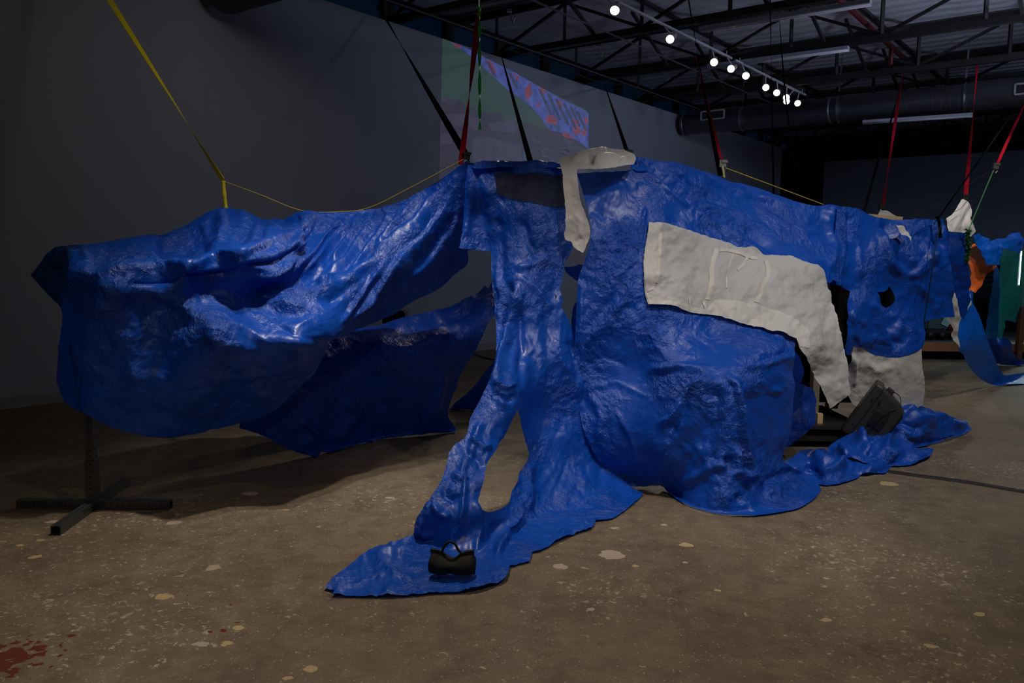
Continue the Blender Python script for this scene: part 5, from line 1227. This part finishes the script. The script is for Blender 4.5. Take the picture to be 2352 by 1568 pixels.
def post(name, px, y0, y1, d, w, mat, dd=0.09):
    a = V(P(px, y0, d)); b = V(P(px, y1, d)); bm = bmesh.new()
    add_box(bm, ((a.x + b.x) / 2, d + dd / 2, (a.z + b.z) / 2), (w, dd, abs(a.z - b.z))); return bm_obj(name, bm, mat, fr, world_to=fr)
post('stud', 1876, 780, 974, 6.95, 0.055, plain('grey_pine', (0.24, 0.20, 0.15), 0.6, noise=0.25, scale=20))
post('block', 1884, 950, 973, 6.90, 0.045, WOOD, 0.05)
post('stud', 1903, 560, 720, 7.15, 0.030, WOOD)
post('stud', 1917, 560, 940, 7.25, 0.030, STEEL_DARK)
post('stud', 1933, 560, 930, 7.45, 0.038, WOOD_DARK)
post('stud', 1917, 890, 938, 7.35, 0.07, WOOD_DARK)
bm = bmesh.new(); a = V(P(1955, 508, 7.35)); b = V(P(2030, 508, 7.35)); add_bar(bm, a + Vector((-.1, 0, .02)), b + Vector((0.15, 0, -.02)), 0.05, 0.12); bm_obj('top_rail', bm, plain('plywood_rail', (0.50, 0.36, 0.18), 0.6, noise=0.2), fr, world_to=fr)
bm = bmesh.new(); add_box(bm, (3.15, 7.85, 1.05), (1.2, 0.03, 1.65)); bm_obj('cloth_panel', bm, plain('black_molton_cloth', (0.006, 0.006, 0.007), 0.95), fr, world_to=fr)
post('stud', 2037, 560, 890, 7.7, 0.03, plain('grey_stud', (0.05, 0.05, 0.055), 0.6))

spk = tag(empty('loudspeaker', P(1934, 981, 6.72)), 'black plastic loudspeaker tipped on its side behind the blue heap', 'loudspeaker')
th_ = math.radians(31); yaw = math.radians(-24)
rx = Vector((math.cos(th_), 0, -math.sin(th_))); rz = Vector((math.sin(th_), 0, math.cos(th_)))
rotm = Matrix.Rotation(yaw, 3, 'Z')
rx = rotm @ rx; rz = rotm @ rz; ry = rz.cross(rx)
spk.rotation_euler = Matrix((rx, ry, rz)).transposed().to_euler()
def spk_mat(name, col, rough=0.45):
    t = NT(name); tc = t.n('TexCoord')
    n = t.n('TexNoise', i_Vector=tc.outputs['Object'], i_Scale=240.0, i_Detail=2.0)
    b = t.n('BsdfPrincipled', i_Base_Color=(*col, 1), i_Roughness=rough)
    bp = t.n('Bump', i_Height=n.outputs['Fac'], i_Strength=0.25, i_Distance=0.003); t.l(bp.outputs[0], b.inputs['Normal'])
    t.l(b.outputs[0], t.out.inputs[0]); return t.m
SPK = spk_mat('pebbled_black_plastic', (0.030, 0.029, 0.027))
SPK2 = spk_mat('smooth_black_plastic', (0.014, 0.014, 0.014), 0.35)
def loft(name, secs, mat, parent, bevel=0.012, seg=3):
    """secs: (x, y0, y1, z0, z1) rectangles along local x, bevelled"""
    bm = bmesh.new(); rings = []
    for x, y0, y1, z0, z1 in secs:
        rings.append([bm.verts.new((x, a, b)) for a, b in ((y0, z0), (y1, z0), (y1, z1), (y0, z1))])
    for i in range(len(rings) - 1):
        for k in range(4): bm.faces.new((rings[i][k], rings[i][(k + 1) % 4], rings[i + 1][(k + 1) % 4], rings[i + 1][k]))
    bm.faces.new(rings[0][::-1]); bm.faces.new(rings[-1])
    bmesh.ops.recalc_face_normals(bm, faces=bm.faces)
    if bevel: bmesh.ops.bevel(bm, geom=list(bm.edges), offset=bevel, segments=seg, affect='EDGES', profile=0.6, clamp_overlap=True)
    o = bm_obj(name, bm, mat, parent, True)
    return o
W2 = 0.16
loft('baffle_rim', [(0.0, -W2, W2, 0.0, 0.47), (0.075, -W2, W2, 0.0, 0.47)], SPK, spk, 0.022, 4)
loft('cabinet', [(0.07, -W2 + .012, W2 - .012, 0.015, 0.455), (0.30, -W2 + .05, W2 - .05, 0.085, 0.385)], SPK, spk, 0.016, 4)
loft('raised_rib', [(0.10, -0.10, 0.10, 0.40, 0.455), (0.27, -0.08, 0.08, 0.36, 0.405)], SPK, spk, 0.01, 3)
loft('back_panel', [(0.296, -0.085, 0.085, 0.11, 0.36), (0.315, -0.075, 0.075, 0.125, 0.345)], SPK2, spk, 0.006, 2)
loft('carry_handle', [(0.10, -0.035, 0.035, 0.445, 0.485), (0.155, -0.03, 0.03, 0.435, 0.475)], SPK, spk, 0.008, 3)
loft('side_recess', [(0.12, -W2 + .004, -W2 + .03, 0.16, 0.30), (0.23, -W2 + .022, -W2 + .05, 0.16, 0.29)], SPK2, spk, 0.006, 2)
loft('lower_ledge', [(0.08, -W2 + .002, W2 - .002, 0.02, 0.07), (0.31, -W2 + .03, W2 - .03, 0.065, 0.115)], SPK, spk, 0.008, 2)
for (x, z) in ((0.04, 0.10), (0.045, 0.34), (0.10, 0.36), (0.20, 0.34), (0.10, 0.07)):
    bm = bmesh.new(); add_tube(bm, [(x, -W2 - 0.004, z), (x, -W2 + 0.02, z)], 0.009, 12); bm_obj('screw', bm, SPK2, spk)
bm = bmesh.new(); add_tube(bm, spline([(0.155, -0.02, 0.47), (0.20, -0.05, 0.47), (0.235, -0.09, 0.43), (0.23, -0.125, 0.38), (0.19, -0.15, 0.33), (0.17, -0.16, 0.2), (0.16, -0.165, 0.1), (0.2, -0.17, 0.03)], 8), 0.0035, 6); bm_obj('cable', bm, BLACK, spk, True)

# ------------------------------------------------------------------ cables on the floor
def floor_cable(name, pts, w, h, mat, label):
    bm = bmesh.new(); q = spline([V(ZP(x, y, 0.0)) for x, y in pts], 8)
    for i in range(len(q) - 1):
        d = (q[i + 1] - q[i]).normalized(); s = Vector((-d.y, d.x, 0))
    rows = []
    for i, p in enumerate(q):
        d = (q[min(i + 1, len(q) - 1)] - q[max(i - 1, 0)]).normalized(); s = Vector((-d.y, d.x, 0))
        rows.append([bm.verts.new(p + s * a + Vector((0, 0, z))) for a, z in ((-w / 2, .002), (-w * .3, h), (w * .3, h), (w / 2, .002))])
    for i in range(len(rows) - 1):
        for k in range(3): bm.faces.new((rows[i][k], rows[i][k + 1], rows[i + 1][k + 1], rows[i + 1][k]))
        bm.faces.new((rows[i][3], rows[i][0], rows[i + 1][0], rows[i + 1][3]))
    bm.faces.new(rows[0]); bm.faces.new(rows[-1][::-1])
    o = bm_obj(name, bm, mat); own_origin(o, q[0]); return tag(o, label, 'cable cover' if 'cover' in name else 'cable')
floor_cable('cable_cover', [(2030, 1082), (2100, 1092), (2220, 1108), (2352, 1130), (2450, 1146)], 0.07, 0.012, plain('black_rubber', (0.012, 0.012, 0.012), 0.7), 'black rubber cable cover running right across the floor from the heap')
floor_cable('floor_cable', [(1085, 812), (1110, 822), (1140, 828), (1170, 831)], 0.03, 0.02, BLACK, 'black cable on the floor along the base of the grey wall')
sb = ZP(905, 790, 0.0)
# dark box glimpsed behind the left sheet
bm = bmesh.new()
q = V(P(905, 735, 7.6)); 
v = [bm.verts.new(q + Vector(o)) for o in ((-.11, 0, -.5), (.10, 0, -.5), (.10, 0, .08), (-.02, 0, .11), (-.11, 0, .05), (-.11, .25, -.5), (.10, .25, -.5), (.10, .25, .08), (-.02, .25, .11), (-.11, .25, .05))]
for f in ((0, 1, 2, 3, 4), (9, 8, 7, 6, 5), (0, 5, 6, 1), (1, 6, 7, 2), (2, 7, 8, 3), (3, 8, 9, 4), (4, 9, 5, 0)): bm.faces.new([v[i] for i in f])
bmesh.ops.bevel(bm, geom=list(bm.edges), offset=0.012, segments=2, affect='EDGES')
o = bm_obj('loudspeaker', bm, SPK2); own_origin(o, q + Vector((0, .12, -.5)))
tag(o, 'black box top showing through the gap behind the left blue sheet', 'loudspeaker')
bm = bmesh.new(); add_tube(bm, [q + Vector((0, .12, -.5)), q + Vector((0, .12, 0.004 - q.z))], 0.018, 10)
bm_obj('stand_pole', bm, BLACK, o, world_to=o)
bm = bmesh.new(); add_tube(bm, [(q.x, q.y + .12, 0.022), (q.x, q.y + .12, 0.002)], 0.16, 20); bm_obj('stand_base', bm, BLACK, o, world_to=o)

# ------------------------------------------------------------------ far wooden platform with a model truck and a bright panel
fp = tag(empty('wooden_platform', (7.6, 14.6, 0)), 'raised wooden platform with a timber edge at the far right', 'platform')
bm = bmesh.new(); add_box(bm, (9.0, 13.42, 0.22), (5.4, 0.05, 0.14)); bm_obj('edge_board', bm, plain('reddish_timber', (0.30, 0.13, 0.055), 0.6, noise=0.3), fp, world_to=fp)
bm = bmesh.new(); add_box(bm, (9.0, 14.9, 0.27), (5.4, 2.9, 0.03)); bm_obj('deck', bm, plain('grey_deck', (0.07, 0.085, 0.09), 0.5), fp, world_to=fp)
for x in (6.6, 8.2, 9.8, 11.4):
    bm = bmesh.new(); add_box(bm, (x, 14.6, 0.127), (0.1, 1.4, 0.25)); bm_obj('bearer', bm, STEEL_DARK, fp, world_to=fp)
pz = P(2343, 820, 13.3); 
bm = bmesh.new(); add_box(bm, (pz[0], 13.35, 0.9), (0.075, 0.09, 1.795)); o = bm_obj('timber_post', bm, plain('brown_post', (0.17, 0.09, 0.05), 0.6, noise=0.3)); own_origin(o, (pz[0], 13.35, 0)); tag(o, 'brown timber post standing before the platform at the right edge', 'post')
sx0, sx1 = float(P(2236, 690, 15.9)[0]), float(P(2344, 690, 15.9)[0]); sxc, sw = (sx0 + sx1) / 2, sx1 - sx0
bm = bmesh.new()
add_box(bm, (sxc, 15.95, 1.02), (sw, 0.05, 1.46))
for k in range(14): add_box(bm, (sxc, 15.91, 0.36 + k * 0.1), (sw, 0.03, 0.05))
o = bm_obj('slatted_screen', bm, plain('dark_teal_slats', (0.008, 0.016, 0.022), 0.5)); own_origin(o, (sxc, 15.95, 0.29)); tag(o, 'dark slatted screen standing at the back of the far platform', 'screen')
lp0, lp1 = P(2346, 577, 14.2), P(2420, 655, 14.2)
lt = NT('bright_panel'); em = lt.n('Emission', i_Color=(0.72, 1.0, 0.98, 1), i_Strength=16.0); lt.l(em.outputs[0], lt.out.inputs[0])
lpo = tag(empty('light_panel', ((lp0[0] + lp1[0]) / 2, 14.2, 0.285)), 'blazing white light panel cut off by the right edge', 'light panel')
bm = bmesh.new(); add_box(bm, ((lp0[0] + lp1[0]) / 2, 14.2, (lp0[2] + lp1[2]) / 2), (abs(lp1[0] - lp0[0]), 0.03, abs(lp0[2] - lp1[2]))); bm_obj('diffuser', bm, lt.m, lpo, world_to=lpo)
bm = bmesh.new(); add_box(bm, ((lp0[0] + lp1[0]) / 2, 14.24, (lp0[2] + lp1[2]) / 2), (abs(lp1[0] - lp0[0]) + .04, 0.04, abs(lp0[2] - lp1[2]) + .04)); bm_obj('housing', bm, BLACK, lpo, world_to=lpo)
bm = bmesh.new(); add_bar(bm, ((lp0[0] + lp1[0]) / 2, 14.26, 0.287), ((lp0[0] + lp1[0]) / 2, 14.26, lp1[2]), 0.05); bm_obj('leg', bm, BLACK, lpo, world_to=lpo)
# model truck on the platform
tz = 0.287
tr = tag(empty('model_truck', P(2160, 785, 14.0) * np.array([1, 1, 0]) + np.array([0, 0, tz])), 'dark model truck with a red cab and pale slanted panel on the far platform', 'model truck')
def tbox(name, c, s, mat, rot=None):
    bm = bmesh.new(); add_box(bm, c, s, rot); bmesh.ops.bevel(bm, geom=list(bm.edges), offset=min(s) * .12, segments=2, affect='EDGES'); return bm_obj(name, bm, mat, tr)
tbox('chassis', (0, 0, 0.14), (0.62, 0.22, 0.05), STEEL_DARK)
tbox('cargo_body', (-0.13, 0, 0.28), (0.36, 0.24, 0.22), plain('grey_green_body', (0.06, 0.10, 0.10), 0.5))
tbox('cab', (0.19, 0, 0.29), (0.20, 0.22, 0.25), plain('red_cab_paint', (0.25, 0.015, 0.02), 0.4))
tbox('windscreen', (0.20, -0.112, 0.35), (0.12, 0.006, 0.07), plain('cab_glass', (0.02, 0.03, 0.035), 0.2))
tbox('pale_panel', (0.02, -0.13, 0.34), (0.13, 0.01, 0.20), plain('pale_teal_panel', (0.30, 0.55, 0.52), 0.5), Matrix.Rotation(math.radians(24), 3, 'Y'))
for x in (-0.22, -0.02, 0.21):
    for s in (-1, 1):
        bm = bmesh.new(); add_tube(bm, [(x, s * .085, 0.075), (x, s * .125, 0.075)], 0.072, 20); bm_obj('wheel', bm, BLACK, tr, True)
